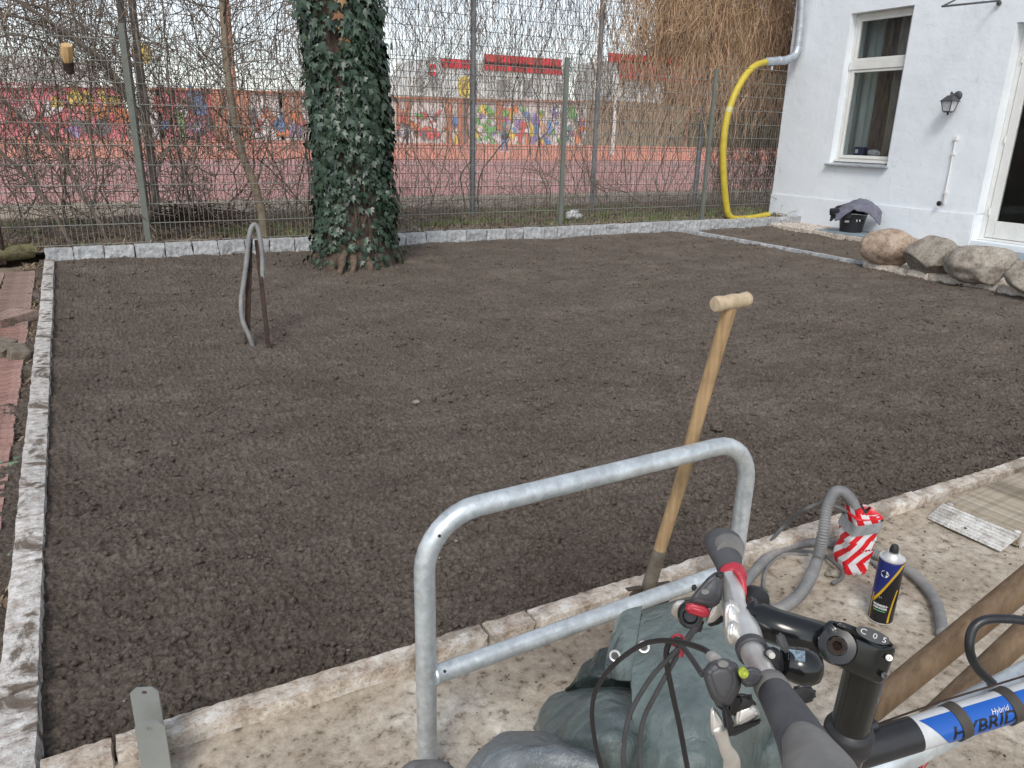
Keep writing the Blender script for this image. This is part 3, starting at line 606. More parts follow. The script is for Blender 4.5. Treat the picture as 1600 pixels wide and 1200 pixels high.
# small people on the court
def person(px, py, hgt, label, top, low, lean=0.0):
    base = G(px, py, 0.035); e = empty('person', base, label, 'person', 'people on the court')
    k = hgt/1.5; J = [(0, 0, .85), (0, 0, 1.1), (0, 0, 1.28), (0, 0, 1.42), (0, 0, 1.5), (-.1, 0, .8), (-.2, .05, .45), (-.26, 0, .06), (-.28, -.1, .03), (.1, 0, .8), (.2, -.05, .45), (.26, 0, .06), (.28, -.1, .03), (-.17, 0, 1.24), (-.27, 0, 1.0), (-.3, -.1, .78), (.17, 0, 1.24), (.27, 0, 1.0), (.3, -.1, .78)]
    Rr = [.13, .14, .13, .055, .10, .09, .07, .05, .05, .09, .07, .05, .05, .06, .05, .04, .06, .05, .04]
    E = [(0, 1), (1, 2), (2, 3), (3, 4), (0, 5), (5, 6), (6, 7), (7, 8), (0, 9), (9, 10), (10, 11), (11, 12), (2, 13), (13, 14), (14, 15), (2, 16), (16, 17), (17, 18)]
    me = bpy.data.meshes.new('body'); me.from_pydata([(x*k+lean*z, y*k, z*k) for x, y, z in J], E, []); me.materials.append(top)
    o = link('body', me, e); sk = o.modifiers.new('skin', 'SKIN'); sk.use_smooth_shade = True
    for i, v in enumerate(me.skin_vertices[0].data): v.radius = (Rr[i]*k, Rr[i]*k); v.use_root = (i == 0)
    o.modifiers.new('sub', 'SUBSURF').levels = 1
    mb = MB(); mb.lathe((base[0]+lean*1.4*k, base[1], base[2]+1.40*k), (0, 0, 1), [(0.02, -0.02), (0.115, 0.02), (0.12, 0.09), (0.07, 0.16), (0.01, 0.18)], 10); mb.build('hair', M['dwin'], e, True)
    mb = MB()
    for sx in (-1, 1): mb.tube([(base[0]+sx*.09*k, base[1], base[2]+.84*k), (base[0]+sx*.2*k, base[1]-sx*-.03, base[2]+.45*k), (base[0]+sx*.26*k, base[1], base[2]+.1*k)], [.115*k, .09*k, .07*k], 8)
    mb.build('trousers', low, e, True)
    for sx in (-1, 1): mb = MB(); mb.obox((base[0]+sx*.27*k, base[1]-.05, base[2]+.04*k), (.055*k, 0, 0), (0, .12*k, 0), (0, 0, .045*k)); mb.build('shoe', M['white'], e, bevel=0.01)
person(788, 238, 1.35, 'small distant figure in blue trousers and white shoes on the red court', M['dwin'], M['p_blue'])
person(633, 228, 1.3, 'small distant figure in dark clothes on the court just right of the ivy tree', M['dwin'], M['dwin'], 0.1)

# ==================================================================== FENCES
YF, YT = 9.12, 10.9
def wirebar(name, x0, x1, y, z, r, m, parent):
    me_key = ('wire', round(x1-x0, 3), r, m.name)
    if me_key not in ORG:
        mb = MB(); mb.tube([(0, 0, 0), (x1-x0, 0, 0)], r, 5, cap=False); o = mb.build(name, m); ORG[me_key] = o.data; bpy.data.objects.remove(o)
    return link(name, ORG[me_key], parent, np.array([x0, y, z])-ORG[parent])
lowposts = [PY(a, b, YF)[0] for a, b in ((210, 210), (879, 220), (1106, 226))]
px0 = lowposts[0]; sp = (lowposts[1]-lowposts[0])/2; LP = [px0-sp, px0, px0+sp, lowposts[1], lowposts[2]]
zt = PY(885, 90, YF)[2]; zb = 0.10
fe = empty('mesh_fence', (4, YF, 0), 'low double-wire mesh fence with green-grey box posts directly behind the granite kerb', 'fence')
for x in LP[1:]:
    mb = MB(); mb.box((x-0.03, YF-0.045, 0.0), (x+0.03, YF-0.005, zt)); mb.build('post', M['postgreen'], fe, bevel=0.004)
mb = MB(); mb.box((LP[0]-0.04, YF-0.05, 0.0), (LP[0]+0.04, YF+0.02, zt)); mb.build('post', M['postgreen'], fe)
zz = [zb+0.03+i*0.2 for i in range(12)]
for i in range(len(LP)-1):
    for z in zz:
        if z < zt: wirebar('wire', LP[i]+0.031, LP[i+1]-0.031, YF, z, 0.0042, M['wire'], fe)
for z in zz: wirebar('wire', LP[-1]+0.031, 9.74, YF, z, 0.0042, M['wire'], fe)
def vwires(name, x0, x1, y, z0, z1, r, m, parent, step=0.05):
    xs = np.arange(x0, x1, step); n = 4; ang = np.arange(n)*2*pi/n; ring = np.stack([np.cos(ang)*r, np.sin(ang)*r], -1)
    V = []; F = []
    for i, x in enumerate(xs):
        for z in (z0, z1): V += [(x+a, y+b, z) for a, b in ring]
        b0 = i*2*n; F += [(b0+j, b0+(j+1) % n, b0+n+(j+1) % n, b0+n+j) for j in range(n)]
    return tag(fast(name, np.array(V), np.array(F), m, parent), kind='stuff')
vwires('upright_wires', LP[0], 9.745, YF+0.007, zb, zt, 0.0028, M['wire'], fe)
# tall ball-stop fence
ft = empty('ball_stop_fence', (5, YT, 0), 'tall steel ball-stop fence overgrown with leafless creeper behind the low fence', 'fence')
tx = [PY(736, 200, YT)[0], PY(928, 200, YT)[0], PY(1092, 200, YT)[0]]; d = tx[1]-tx[0]; TX = [tx[0]-3*d-0.25, tx[0]-2*d, tx[0]-d, tx[0], tx[1], tx[2], tx[2]+d]
TX[0] = PY(212, 200, YT)[0]; TX.insert(0, TX[0]-d)
for x in TX:
    mb = MB(); mb.tube([(x, YT-0.06, 0.0), (x, YT-0.06, 6.0)], 0.042, 10); mb.build('post', M['postgrey'], ft, True)
TZ = [0.13+0.2*i for i in range(24)]
for i in range(len(TX)-1):
    for z in TZ: wirebar('wire', TX[i], TX[i+1], YT, z, 0.0038, M['dwire'], ft)
vwires('upright_wires', TX[0], TX[-1], YT+0.007, 0.1, 4.8, 0.0028, M['dwire'], ft)

# ==================================================================== CREEPERS AND SHRUBS
def bulk(paths, radii, n=3):
    """paths (N,K,3), radii (N,K) -> V,F"""
    Pp = np.asarray(paths, float); N, K, _ = Pp.shape; T = np.gradient(Pp, axis=1); T /= np.linalg.norm(T, axis=2, keepdims=True)+1e-9
    a = np.where(np.abs(T[..., 2:3]) < 0.9, np.array([0, 0, 1.]), np.array([1., 0, 0])); a = np.broadcast_to(a[:, :1], T.shape)
    U = np.cross(T, a); U /= np.linalg.norm(U, axis=2, keepdims=True)+1e-9; B = np.cross(T, U)
    ang = np.arange(n)*2*pi/n; R = np.asarray(radii)[..., None, None]
    V = Pp[:, :, None, :]+R*(np.cos(ang)[None, None, :, None]*U[:, :, None, :]+np.sin(ang)[None, None, :, None]*B[:, :, None, :])
    I = np.arange(N*K*n).reshape(N, K, n); J = np.roll(I, -1, axis=2)
    F = np.stack([I[:, :-1], J[:, :-1], J[:, 1:], I[:, 1:]], -1).reshape(-1, 4); return V.reshape(-1, 3), F
def walk(N, K, start, step, drift, jitter, rg, smooth=0.55):
    P = np.zeros((N, K, 3)); P[:, 0] = start; d = drift+rg.normal(0, 1, (N, 3))*jitter
    for k in range(1, K):
        d = smooth*d+(1-smooth)*(drift+rg.normal(0, 1, (N, 3))*jitter*2.2); P[:, k] = P[:, k-1]+d*np.asarray(step)[:, None]
    return P
def creeper(name, label, N, xr, zr, y, ysd, length, rad, drift, jit, m, seed, K=12, wfun=None, par=None):
    rg = np.random.default_rng(seed); x = rg.uniform(*xr, N); z = rg.uniform(*zr, N)
    if wfun is not None: k = rg.random(N) < wfun(x, z); x, z = x[k], z[k]; N = len(x)
    st = np.stack([x, y+rg.normal(0, ysd, N), z], -1); L = rg.uniform(0.4, 1.3, N)*length/K
    P = walk(N, K, st, L, np.array(drift), jit, rg); P[..., 1] = y+np.clip(P[..., 1]-y, -3.2*ysd, 3.2*ysd); P[..., 2] = np.maximum(P[..., 2], 0.10)
    r = (rad*rg.uniform(0.5, 1.5, N)**1.3)[:, None]*np.linspace(1, 0.45, K)[None]
    V, F = bulk(P, r); o = fast(name, V, F, m); return tag(o, label, 'creeper', None, 'stuff')
def clump(x, z): return np.clip(0.66+0.7*fbm(x*1.1, z*0.6, s=91, oct=3), 0.25, 1)
creeper('hanging_creeper', 'dense leafless brown creeper hanging over the tall fence', 9500, (-1.5, 12.6), (1.9, 5.2), YT-0.02, 0.06, 1.0, 0.0034, (0, 0, -1.0), np.array([0.42, 0.10, 0.28]), M['twig'], 1, wfun=lambda x, z: clump(x, z)*np.clip((z-1.6)/1.2, 0.2, 1))
creeper('climbing_creeper', 'thin leafless climbing stems threaded through the lower mesh of the fence', 1200, (-1.5, 12.6), (0.1, 2.2), YT-0.02, 0.06, 1.1, 0.0042, (0, 0, 0.9), np.array([0.55, 0.10, 0.35]), M['twig'], 2)
creeper('creeper_stems', 'thicker dark creeper stems rising from the ground on the tall fence', 90, (-1.5, 12.4), (0.0, 0.3), YT-0.03, 0.05, 3.4, 0.011, (0, 0, 1.0), np.array([0.35, 0.06, 0.2]), M['branch'], 3, K=18)
xa, xb = PY(955, 50, YT)[0], PY(1260, 50, YT)[0]
creeper('straw_creeper', 'straw-coloured dry creeper hanging thickly over the right end of the tall fence', 5200, (xa-0.6, 12.8), (2.3, 5.0), YT-0.2, 0.09, 1.15, 0.0046, (0, -0.02, -1.0), np.array([0.36, 0.12, 0.25]), M['straw'], 4, wfun=lambda x, z: np.clip((x-xa)/1.5+0.25, 0.05, 1)*np.clip((z-1.7-0.45*vn(x*2.1, x*0.3, s=7))/1.0, 0, 1))
creeper('straw_loops', 'pale curly dry tendrils on top of the straw creeper', 700, (xa+0.3, 12.0), (2.7, 4.6), YT-0.32, 0.06, 1.1, 0.0045, (0.1, 0, -0.6), np.array([0.8, 0.15, 0.6]), simple('pale_straw', (0.56, 0.40, 0.25), (0.34, 0.22, 0.13), 2, 0.85, isl=0.6), 5, K=16)
creeper('right_creeper', 'dark tangled creeper low on the fence next to the house corner', 1500, (PY(1110, 200, YT)[0], 12.8), (0.6, 3.2), YT-0.05, 0.06, 1.0, 0.0042, (0, 0, -1.0), np.array([0.4, 0.1, 0.3]), M['twig'], 6)
creeper('left_thicket', 'tangle of thin leafless shoots in the left corner behind the fence', 1750, (-2.0, 2.4), (0.3, 3.8), YF+0.7, 0.32, 1.1, 0.0046, (0.1, 0, 0.7), np.array([0.75, 0.25, 0.5]), M['twig'], 7)
creeper('low_brambles', 'dry bramble shoots sprawling on the strip behind the fence', 700, (-1.5, 11.5), (0.10, 0.28), YF+0.8, 0.4, 0.8, 0.0042, (0.2, 0, 0.35), np.array([0.9, 0.4, 0.5]), M['branch'], 8)
# shrubs: each one a thing with its stems
def grow(mb, p, d, r, L, depth, rr, up=0.15):
    n = 6; P = [np.array(p, float)]; R = [r]; d = unit(d)
    for i in range(n):
        d = unit(d+np.array([rr.gauss(0, .13), rr.gauss(0, .08), rr.gauss(0, .10)+up*0.12])); P.append(P[-1]+d*L/n); R.append(r*(1-0.55*(i+1)/n))
    mb.tube(P, R, 6 if r > 0.008 else 4, cap=False)
    if depth > 0:
        for i in range(rr.randint(2, 4)):
            k = rr.randint(2, n); dd = unit(d+np.array([rr.gauss(0, .75), rr.gauss(0, .35), rr.gauss(0.1, .5)])); grow(mb, P[k], dd, R[k]*0.62, L*rr.uniform(.45, .75), depth-1, rr, up)
def shrub(label, stems, Y, seed, m, tw=3, cat='shrub', name='bare_shrub'):
    """stems: list of (points px, r0, r1)"""
    rr = random.Random(seed); b = PY(*stems[0][0][0], Y); e = empty(name, (b[0], Y, 0.05), label, cat, 'leafless shrubs at the fence')
    for (pts, r0, r1, dy) in stems:
        W3 = spline([PY(x, y, Y+dy*i/len(pts)) for i, (x, y) in enumerate(pts)], 5); W3 = [w-np.array([0, 0, max(0, 0)]) for w in W3]
        K = len(W3); mb = MB(); mb.tube([w+np.array([rr.gauss(0, .006), 0, rr.gauss(0, .006)]) for w in W3], [r0+(r1-r0)*i/K for i in range(K)], 8); mb.build('stem', m, e, True)
        mb = MB()
        for i in range(3, K, 2):
            for _ in range(tw):
                d = unit(W3[i]-W3[i-1]); dd = unit(d+np.array([rr.gauss(0, .8), rr.gauss(0, .3), rr.gauss(.1, .5)])); grow(mb, W3[i], dd, (r0+(r1-r0)*i/K)*.33, rr.uniform(.35, .8), 1, rr)
        mb.build('twigs', m, e, True)
S = lambda pts, r0=.02, r1=.008, dy=0: (pts, r0, r1, dy)
shrub('bare shrub with thick stem leaning left from the foot of the leftmost fence post', [S([(222, 378), (240, 300), (232, 210), (200, 150), (160, 95), (100, 50), (35, 5)], .030, .016), S([(245, 275), (262, 235), (300, 215), (326, 206)], .014, .007), S([(238, 230), (228, 150), (215, 60), (205, -20)], .018, .01)], YF+0.25, 1, M['branch'])
shrub('bare shrub with two straight stems slanting up to the left corner', [S([(112, 384), (70, 310), (20, 255), (-40, 200)], .024, .015), S([(172, 382), (128, 300), (75, 215), (20, 170), (-40, 120)], .02, .012)], YF+0.15, 2, M['branch'])
shrub('bare shrub with long arching stems running from the top left towards the fence post', [S([(-20, 20), (40, 30), (110, 60), (170, 110), (205, 160)], .016, .008), S([(-20, 60), (40, 55), (90, 80), (150, 130)], .012, .006), S([(-30, -10), (60, 10), (130, 40), (190, 90)], .012, .006)], YF+0.35, 3, M['branch'])
shrub('bare shrub with upright thin stems behind the A-shaped rusty bars', [S([(300, 372), (292, 300), (270, 200), (262, 100), (250, -20)], .014, .007), S([(330, 372), (300, 290), (262, 180), (240, 90)], .012, .006), S([(135, 375), (150, 280), (140, 180), (150, 60), (165, -20)], .012, .006)], YF+0.5, 4, M['branch'])
shrub('dark drooping branch arching over beside the slender tan tree', [S([(225, 165), (262, 205), (300, 217), (320, 208)], .009, .006), S([(330, 168), (355, 190), (375, 208), (395, 226)], .010, .006)], YF+0.1, 5, simple('dark_branch', (0.07, 0.045, 0.035), None, 9, 0.9), 1)
shrub('small twiggy shrub with curved stems behind the fence just right of the ivy tree', [S([(668, 330), (690, 270), (700, 210), (690, 130), (720, 60), (760, -20)], .010, .005), S([(640, 335), (652, 270), (640, 190), (660, 90), (690, -10)], .009, .005)], YT-0.3, 6, M['twig'], 2)
shrub('low shrub with wavy stems spreading between the middle post and the third tall post', [S([(905, 330), (880, 290), (850, 270), (800, 262)], .009, .005), S([(960, 325), (945, 300), (925, 285), (905, 230)], .012, .005), S([(780, 330), (830, 300), (870, 250), (880, 170)], .009, .005), S([(1010, 330), (980, 302), (940, 292), (925, 270)], .010, .005)], YT-0.35, 7, M['twig'], 3)
# slender tree, cut branch, post at the left edge
e = empty('slender_tree', (PY(412, 372, YF+0.3)[0], YF+0.3, 0.05), 'slender smooth tan tree trunk curving up behind the fence left of the ivy tree', 'tree')
mb = MB(); W3 = spline([PY(x, y, YF+0.3) for x, y in ((413, 375), (408, 330), (396, 285), (378, 240), (366, 190), (358, 130), (352, 70), (347, 0), (342, -120))], 6); mb.tube(W3, [0.052-0.022*i/len(W3) for i in range(len(W3))], 10); mb.build('trunk', M['tanbark'], e, True)
mb = MB(); rr = random.Random(3)
for i in range(30, len(W3), 1): grow(mb, W3[i], (rr.gauss(0, 1), rr.gauss(0, .4), rr.uniform(0, 1)), .009, .7, 1, rr)
mb.build('crown', M['branch'], e)
e = empty('cut_branch', PY(108, 110, YF-0.02), 'pale freshly sawn branch stub hanging in the twigs at the upper left', 'branch')
a = PY(104, 70, YF-0.1); b = PY(106, 98, YF-0.02); mb = MB(); mb.tube([a, lerp(a, b, .5), b], [.05, .06, .035], 8); mb.build('sawn_face', simple('fresh_wood', (0.62, 0.42, 0.20), (0.48, 0.30, 0.14), 40, 0.7), e, True)
mb = MB(); mb.tube([b, PY(110, 116, YF)], [.05, .03], 8); mb.build('bark', M['rust'], e, True)
e = empty('wooden_post', (PY(2, 300, 8.9)[0], 8.9, 0), 'dark brown post cut off by the left edge at the end of the fence', 'post')
a = PY(3, 372, 8.9); mb = MB(); mb.box((a[0]-0.09, 8.86, 0), (a[0]+0.004, 8.95, PY(3, 92, 8.9)[2])); mb.build('shaft', M['rust'], e, bevel=.006)
# grass, litter, rubbish on the strip
def blades(name, label, N, fx, L, m, seed, w=0.004, cat='grass', tilt=0.6):
    rg = np.random.default_rng(seed); P = fx(rg, N); N = len(P); a = rg.uniform(0, 2*pi, N); L = L*rg.uniform(.4, 1.3, N)
    d = np.stack([np.cos(a), np.sin(a), np.zeros(N)], -1); s = np.stack([-np.sin(a), np.cos(a), np.zeros(N)], -1)*w; t = rg.uniform(.1, tilt, N)[:, None]
    up = np.array([0, 0, 1.]); V = np.stack([P-s, P+s, P+(up*.6+d*t*.5)*L[:, None]+s*.7, P+(up*.6+d*t*.5)*L[:, None]-s*.7, P+(up*.9+d*t*1.3)*L[:, None]+s*.15, P+(up*.9+d*t*1.3)*L[:, None]-s*.15], 1)
    b = (np.arange(N)*6)[:, None]; F = np.concatenate([b+np.array([[0, 1, 2, 3]]), b+np.array([[3, 2, 4, 5]])]); return tag(fast(name, V.reshape(-1, 3), F, m), label, cat, None, 'stuff')
def f1(rg, N):
    x = rg.uniform(-1, 10.8, N); y = rg.uniform(9.2, 11.6, N); k = vn(x*1.3, y*2.2, s=15)+0.45*np.clip((x-3)/3, 0, 1) > 0.22; x, y = x[k], y[k]; return np.stack([x, y, 0.085+strip_h(x, y)], -1)
blades('grass_tufts', 'short green weeds and grass along the foot of the fence', 16000, f1, 0.07, M['grass'], 1)
def f2(rg, N):
    x = rg.uniform(-2, 11, N); y = rg.uniform(8.98, 11.9, N); return np.stack([x, y, 0.09+strip_h(x, y)], -1)
blades('dry_litter', 'dry leaves and straw lying behind the fence', 12000, f2, 0.05, M['litter'], 2, 0.009, 'leaf litter', 2.2)
def f3(rg, N):
    y = rg.uniform(1.2, 8.8, N); x = kl(y)-0.10-rg.random(N)*0.17; return np.stack([x, y, np.full(N, -0.015)], -1)
blades('edge_litter', 'dead leaves in the gap between the left kerb and the brick path', 6500, f3, 0.035, M['litter'], 3, 0.010, 'leaf litter', 2.2)
N = 1800; rg = np.random.default_rng(31); P = f3(rg, N); tag(scatter('edge_clods', P, 0.006+0.016*rg.random(N)**2, M['earth'], 9), kind='stuff', label='loose earth clods beside the left kerb', cat='soil clods')
# twig pile and plastic sheet
def pile(px, py, Y, n, r, L, label, seed, m):
    c = PY(px, py, Y); rr = random.Random(seed); mb = MB()
    for _ in range(n):
        a = rr.uniform(0, pi); p = np.array([c[0]+rr.gauss(0, r), Y+rr.gauss(0, .12), c[2]+abs(rr.gauss(0, .07))]); d = np.array([cos(a), rr.gauss(0, .3), rr.gauss(0, .25)])*L*rr.uniform(.3, .6)
        mb.tube([p-d, p+np.array([0, 0, rr.uniform(0, .05)]), p+d], [.004, .006, .003], 4, cap=False)
    tag(mb.build('twig_pile', m, None, org=(c[0], Y, c[2])), label, 'twigs', None)
pile(300, 348, YF+0.55, 130, .24, .45, 'dark heap of pruned twigs behind the fence left of the slender tree', 1, M['rust'])
pile(1060, 325, YT-0.5, 110, .35, .5, 'heap of brown pruned twigs at the right end of the strip', 2, M['branch'])
def crumple(name, center, size, seed, m, label, cat, parent=None, flat=.6, amp=.3, n=3):
    V, F = ico(n); f = fbm(V[:, 0]*1.7+seed, V[:, 1]*1.7, V[:, 2]*1.7, s=seed, oct=3); g = np.abs(fbm(V[:, 0]*3, V[:, 1]*3+seed, V[:, 2]*3, s=seed+4, oct=2))
    V = V*(1+amp*f-amp*.6*g)[:, None]*np.array(size); V[:, 2] = np.maximum(V[:, 2], -size[2]*flat); o = fast(name, V+np.array(center), F, m, parent, False, center)
    return tag(o, label, cat) if label else o
M['film'] = simple('clear_film', (0.62, 0.63, 0.64), (0.38, 0.39, 0.40), 30, 0.25, bump=.5)
p = PY(898, 337, YF+0.35); crumple('plastic_bag', (p[0], YF+0.35, p[2]), (.13, .08, .09), 3, M['film'], 'crumpled grey-white plastic bag on the strip just right of the middle fence post', 'plastic bag', amp=.5)
p = PY(648, 347, YF+0.3); crumple('stone', (p[0], YF+0.3, 0.12), (.07, .05, .04), 5, M['boulder2'], 'small grey stone behind the fence just right of the ivy tree', 'stone')
p = PY(100, 378, 9.0)

# ==================================================================== IVY TREE
def PT(x, y): return PY(x, y, TREE[1]-0.0)
e = empty('ivy_tree', TREE, 'thick tree trunk covered in dark green ivy standing at the far edge of the soil', 'tree')
cpx = [(553, 412), (552, 380), (552, 330), (548, 270), (545, 200), (540, 130), (533, 60), (525, 0), (515, -90), (505, -200), (490, -420)]
cl = [PT(*c) for c in cpx]; cl[0][2] = -0.05; CR = [.40, .355, .325, .318, .312, .305, .305, .31, .30, .29, .27]
CLs = spline(cl, 4); CRs = np.interp(np.linspace(0, len(CR)-1, len(CLs)), range(len(CR)), CR)
def trunk_r(th, z): return 1+0.10*np.cos(3*th+1)+0.05*np.cos(5*th)+0.03*vn(th*3, z*3, s=5)+np.clip(0.30-z, 0, .3)*0.9*(0.4+0.6*np.cos(4*th+.6)**2)
nth = 40; V = []; 
for i, c in enumerate(CLs):
    for j in range(nth):
        th = 2*pi*j/nth; r = CRs[i]*trunk_r(np.array(th), np.array(c[2])); r += 0.012*vn(np.array(th*14), np.array(c[2]*3), s=8); V.append(c+np.array([r*cos(th), r*sin(th), 0]))
F = [(i*nth+j, i*nth+(j+1) % nth, (i+1)*nth+(j+1) % nth, (i+1)*nth+j) for i in range(len(CLs)-1) for j in range(nth)]
fast('trunk', V, F, M['bark'], e, True)
# roots
rr = random.Random(9)
for (x, y, s) in ((590, 412, 1.0), (570, 424, 0.7), (618, 402, .9), (550, 428, .6), (496, 414, .9), (525, 430, .6), (604, 414, .5), (560, 418, .5), (583, 420, .5)):
    p = G(x, y, 0.02); c = TREE+(0, 0, 0.16); q = lerp(c, p, .62)+np.array([0, 0, .10]); mb = MB(); mb.tube(spline([lerp(c, p, .3)+np.array([0, 0, .12]), q, lerp(c, p, .93)+np.array([rr.gauss(0, .04), 0, .06]), p+np.array([rr.gauss(0, .04), 0, -.05])], 5), [.075*s*(1+.10*sin(i*1.3+x))-.035*s*i/15 for i in range(16)], 9); mb.build('root', M['root'], e, True)
# ivy stems
cz = np.array([c[2] for c in CLs]); cx = np.array([c[0] for c in CLs]); cy = np.array([c[1] for c in CLs])
def surf(th, z, off=0.0):
    r = np.interp(z, cz, CRs)*trunk_r(th, z)+off; return np.stack([np.interp(z, cz, cx)+r*np.cos(th), np.interp(z, cz, cy)+r*np.sin(th), z], -1)
mb = MB()
for i in range(46):
    th = rr.uniform(0, 2*pi); z = rr.uniform(0, .5); P = []
    for k in range(16): P.append(surf(np.array(th), np.array(z), .012)); th += rr.gauss(0, .12); z += rr.uniform(.08, .22)
    mb.tube(P, [.010*(1-k/22) for k in range(16)], 5, cap=False)
mb.build('ivy_stems', M['bark'], e, True)
# leaves
lo = np.array([(0, 0), (.30, -.16), (.52, .05), (.34, .22), (.42, .55), (.16, .50), (0, 1.0), (-.16, .50), (-.42, .55), (-.34, .22), (-.52, .05), (-.30, -.16)])
LV = np.concatenate([[[0, .3, 0.0]], np.stack([lo[:, 0], lo[:, 1], -0.25*np.abs(lo[:, 0])-0.12*lo[:, 1]**2], -1)]); LFc = np.array([[0, i+1, (i+1) % 12+1] for i in range(12)])
rg = np.random.default_rng(21); N = 12500
th = rg.uniform(0, 2*pi, N); z = rg.uniform(0.08, 5.2, N)
cover = fbm(th*2.2, z*1.8, s=33, oct=3); bare = ((z < 0.75) & (np.abs(((th+pi/2+0.05) % (2*pi)+pi) % (2*pi)-pi) < 0.42) & (z > 0.28)) | ((z > 2.0) & (np.abs(((th+pi/2+0.42-0.1*z+0.3) % (2*pi)+pi) % (2*pi)-pi) < 0.20) & (cover < 0.55))
low = (z < 0.22) & (rg.random(N) < 0.6)
keep = ((cover > -0.85) & ~low) & ~(bare & (rg.random(N) < 0.78)); th, z = th[keep], z[keep]; N = len(th)
off = rg.uniform(0.005, 0.075, N)+0.07*(rg.random(N) < .04)+0.035*np.clip(fbm(th*3, z*3, s=35), 0, 1); P = surf(th, z, 0)+np.stack([np.cos(th), np.sin(th), 0*th], -1)*off[:, None]
size = 0.068*rg.uniform(.55, 1.35, N)*(0.8+0.4*np.clip(z/1.5, 0, 1)*1)
tang = rg.normal(0, .5, N); nz = rg.uniform(-.1, .75, N)
nrm = np.stack([np.cos(th+rg.normal(0, .45, N)), np.sin(th+rg.normal(0, .45, N)), nz], -1); nrm /= np.linalg.norm(nrm, axis=1)[:, None]
dn = np.stack([tang*-np.sin(th), tang*np.cos(th), -np.ones(N)], -1); yv = dn-nrm*(dn*nrm).sum(1)[:, None]; yv /= np.linalg.norm(yv, axis=1)[:, None]; xv = np.cross(yv, nrm)
RM = np.stack([xv, yv, nrm], -1)                     # columns
front = np.where((th > pi+.25) & (th < 2*pi-.25) & (z > .1) & (z < 3.4))[0]; vis = front[np.argsort(-(off[front]+0.6*size[front]))][:300]; rest = np.setdiff1d(np.arange(N), vis)
lm = []
for s in range(3):
    me = bpy.data.meshes.new('ivy_leaf'); v = LV*(1, 1, 1+.6*s); me.from_pydata([tuple(q) for q in v], [], [tuple(int(a) for a in f) for f in LFc]); me.materials.append(M['ivy']); lm.append(me)
for n, i in enumerate(vis):
    o = link('ivy_leaf', lm[n % 3], e, P[i]-TREE); o.rotation_mode = 'QUATERNION'; o.rotation_quaternion = Matrix(RM[i].tolist()).to_quaternion(); o.scale = (size[i]*1.1,)*3
def leafmesh(name, P, RM, size, m, parent, lab=None, cat=None):
    V = np.einsum('nij,kj->nki', RM, LV)*size[:, None, None]+P[:, None, :]; F = LFc[None]+(np.arange(len(P))*len(LV))[:, None, None]
    return tag(fast(name, V.reshape(-1, 3), F.reshape(-1, 3), m, parent), lab, cat, None, 'stuff')
leafmesh('ivy_foliage', P[rest], RM[rest], size[rest], M['ivy'], e)
k = rg.choice(rest, 26, replace=False); leafmesh('young_ivy', P[k]+0.02*nrm[k], RM[k], size[k]*.8, M['ivy_pale'], e)
k = np.where((z > 2.1) & (z < 2.9) & (np.abs(((th+pi/2+0.45) % (2*pi)+pi) % (2*pi)-pi) < .4))[0][:26]; leafmesh('dead_leaves', P[k]+.03*nrm[k], RM[k], size[k], M['deadleaf'], e)
# few ivy shoots beside the left kerb
for (x, y, lab) in ((6, 870, 'green ivy leaves among dead leaves left of the kerb, third from the far end'), (16, 645, 'pale green ivy leaf cluster beside the brick path, upper of the two'), (18, 722, 'pale green ivy leaf cluster beside the brick path, nearer to the camera')):
    c = G(x, y, 0.01); n = 7; rg2 = np.random.default_rng(int(y)); Pp = c+rg2.normal(0, .028, (n, 3))*np.array([1, 1.5, .25])+np.array([0, 0, .02]); a = rg2.uniform(0, 2*pi, n); z0 = np.zeros(n)
    nn = np.stack([.3*np.cos(a), .3*np.sin(a), np.ones(n)], -1); nn /= np.linalg.norm(nn, axis=1)[:, None]; t = np.stack([np.cos(a), np.sin(a), z0], -1); t = t-nn*(t*nn).sum(1)[:, None]; t /= np.linalg.norm(t, axis=1)[:, None]
    en = empty('ivy_shoot', c, lab, 'plant', 'ivy shoots beside the left kerb'); leafmesh('ivy_leaves', Pp, np.stack([np.cross(t, nn), t, nn], -1), np.full(n, .04), M['ivy_pale'] , en)
    mb = MB(); mb.tube([c+np.array([-.06, -.05, 0]), c+np.array([0, 0, .012]), c+np.array([.03, .08, 0])], .002, 5); mb.build('shoot', M['root'], en)

# ==================================================================== HOUSE
WX = 10.2
hs_ = empty('white_house', (WX, 7, 0), 'white-blue plastered house wall with tall window and glazed door at the right', 'house')
wf, wn, wb, wt = 8.47, 7.455, 0.975, 3.11          # window opening: far, near, bottom, top
dn_, df_, db_, dt_ = 4.75, 6.02, 0.12, 2.75        # door opening
TH = 0.38
ZT = 6.0
def wallrect(mb, y0, y1, z0, z1): mb.box((WX, y0, z0), (WX+TH, y1, z1))
mb = MB()
wallrect(mb, wf, 9.55, 0.46, ZT); wallrect(mb, wn, wf, 0.46, wb); wallrect(mb, wn, wf, wt, ZT); wallrect(mb, df_, wn, 0.46, ZT)
wallrect(mb, dn_, df_, dt_, ZT); wallrect(mb, -4, dn_, 0.46, ZT); mb.box((WX+TH+.001, 9.17, 0.0), (WX+6, 9.55, ZT))
mb.build('wall', M['wall'], hs_)
mb = MB(); mb.box((WX-0.018, df_, -0.05), (WX+TH, 9.565, 0.459)); mb.box((WX-0.018, -4, -0.05), (WX+TH, dn_, 0.459)); mb.build('plinth', M['wall'], hs_, bevel=0.012)
mb = MB(); mb.box((WX+0.002, dn_, -0.05), (WX+TH, df_, db_)); mb.build('door_step', M['wall'], hs_, bevel=0.006)
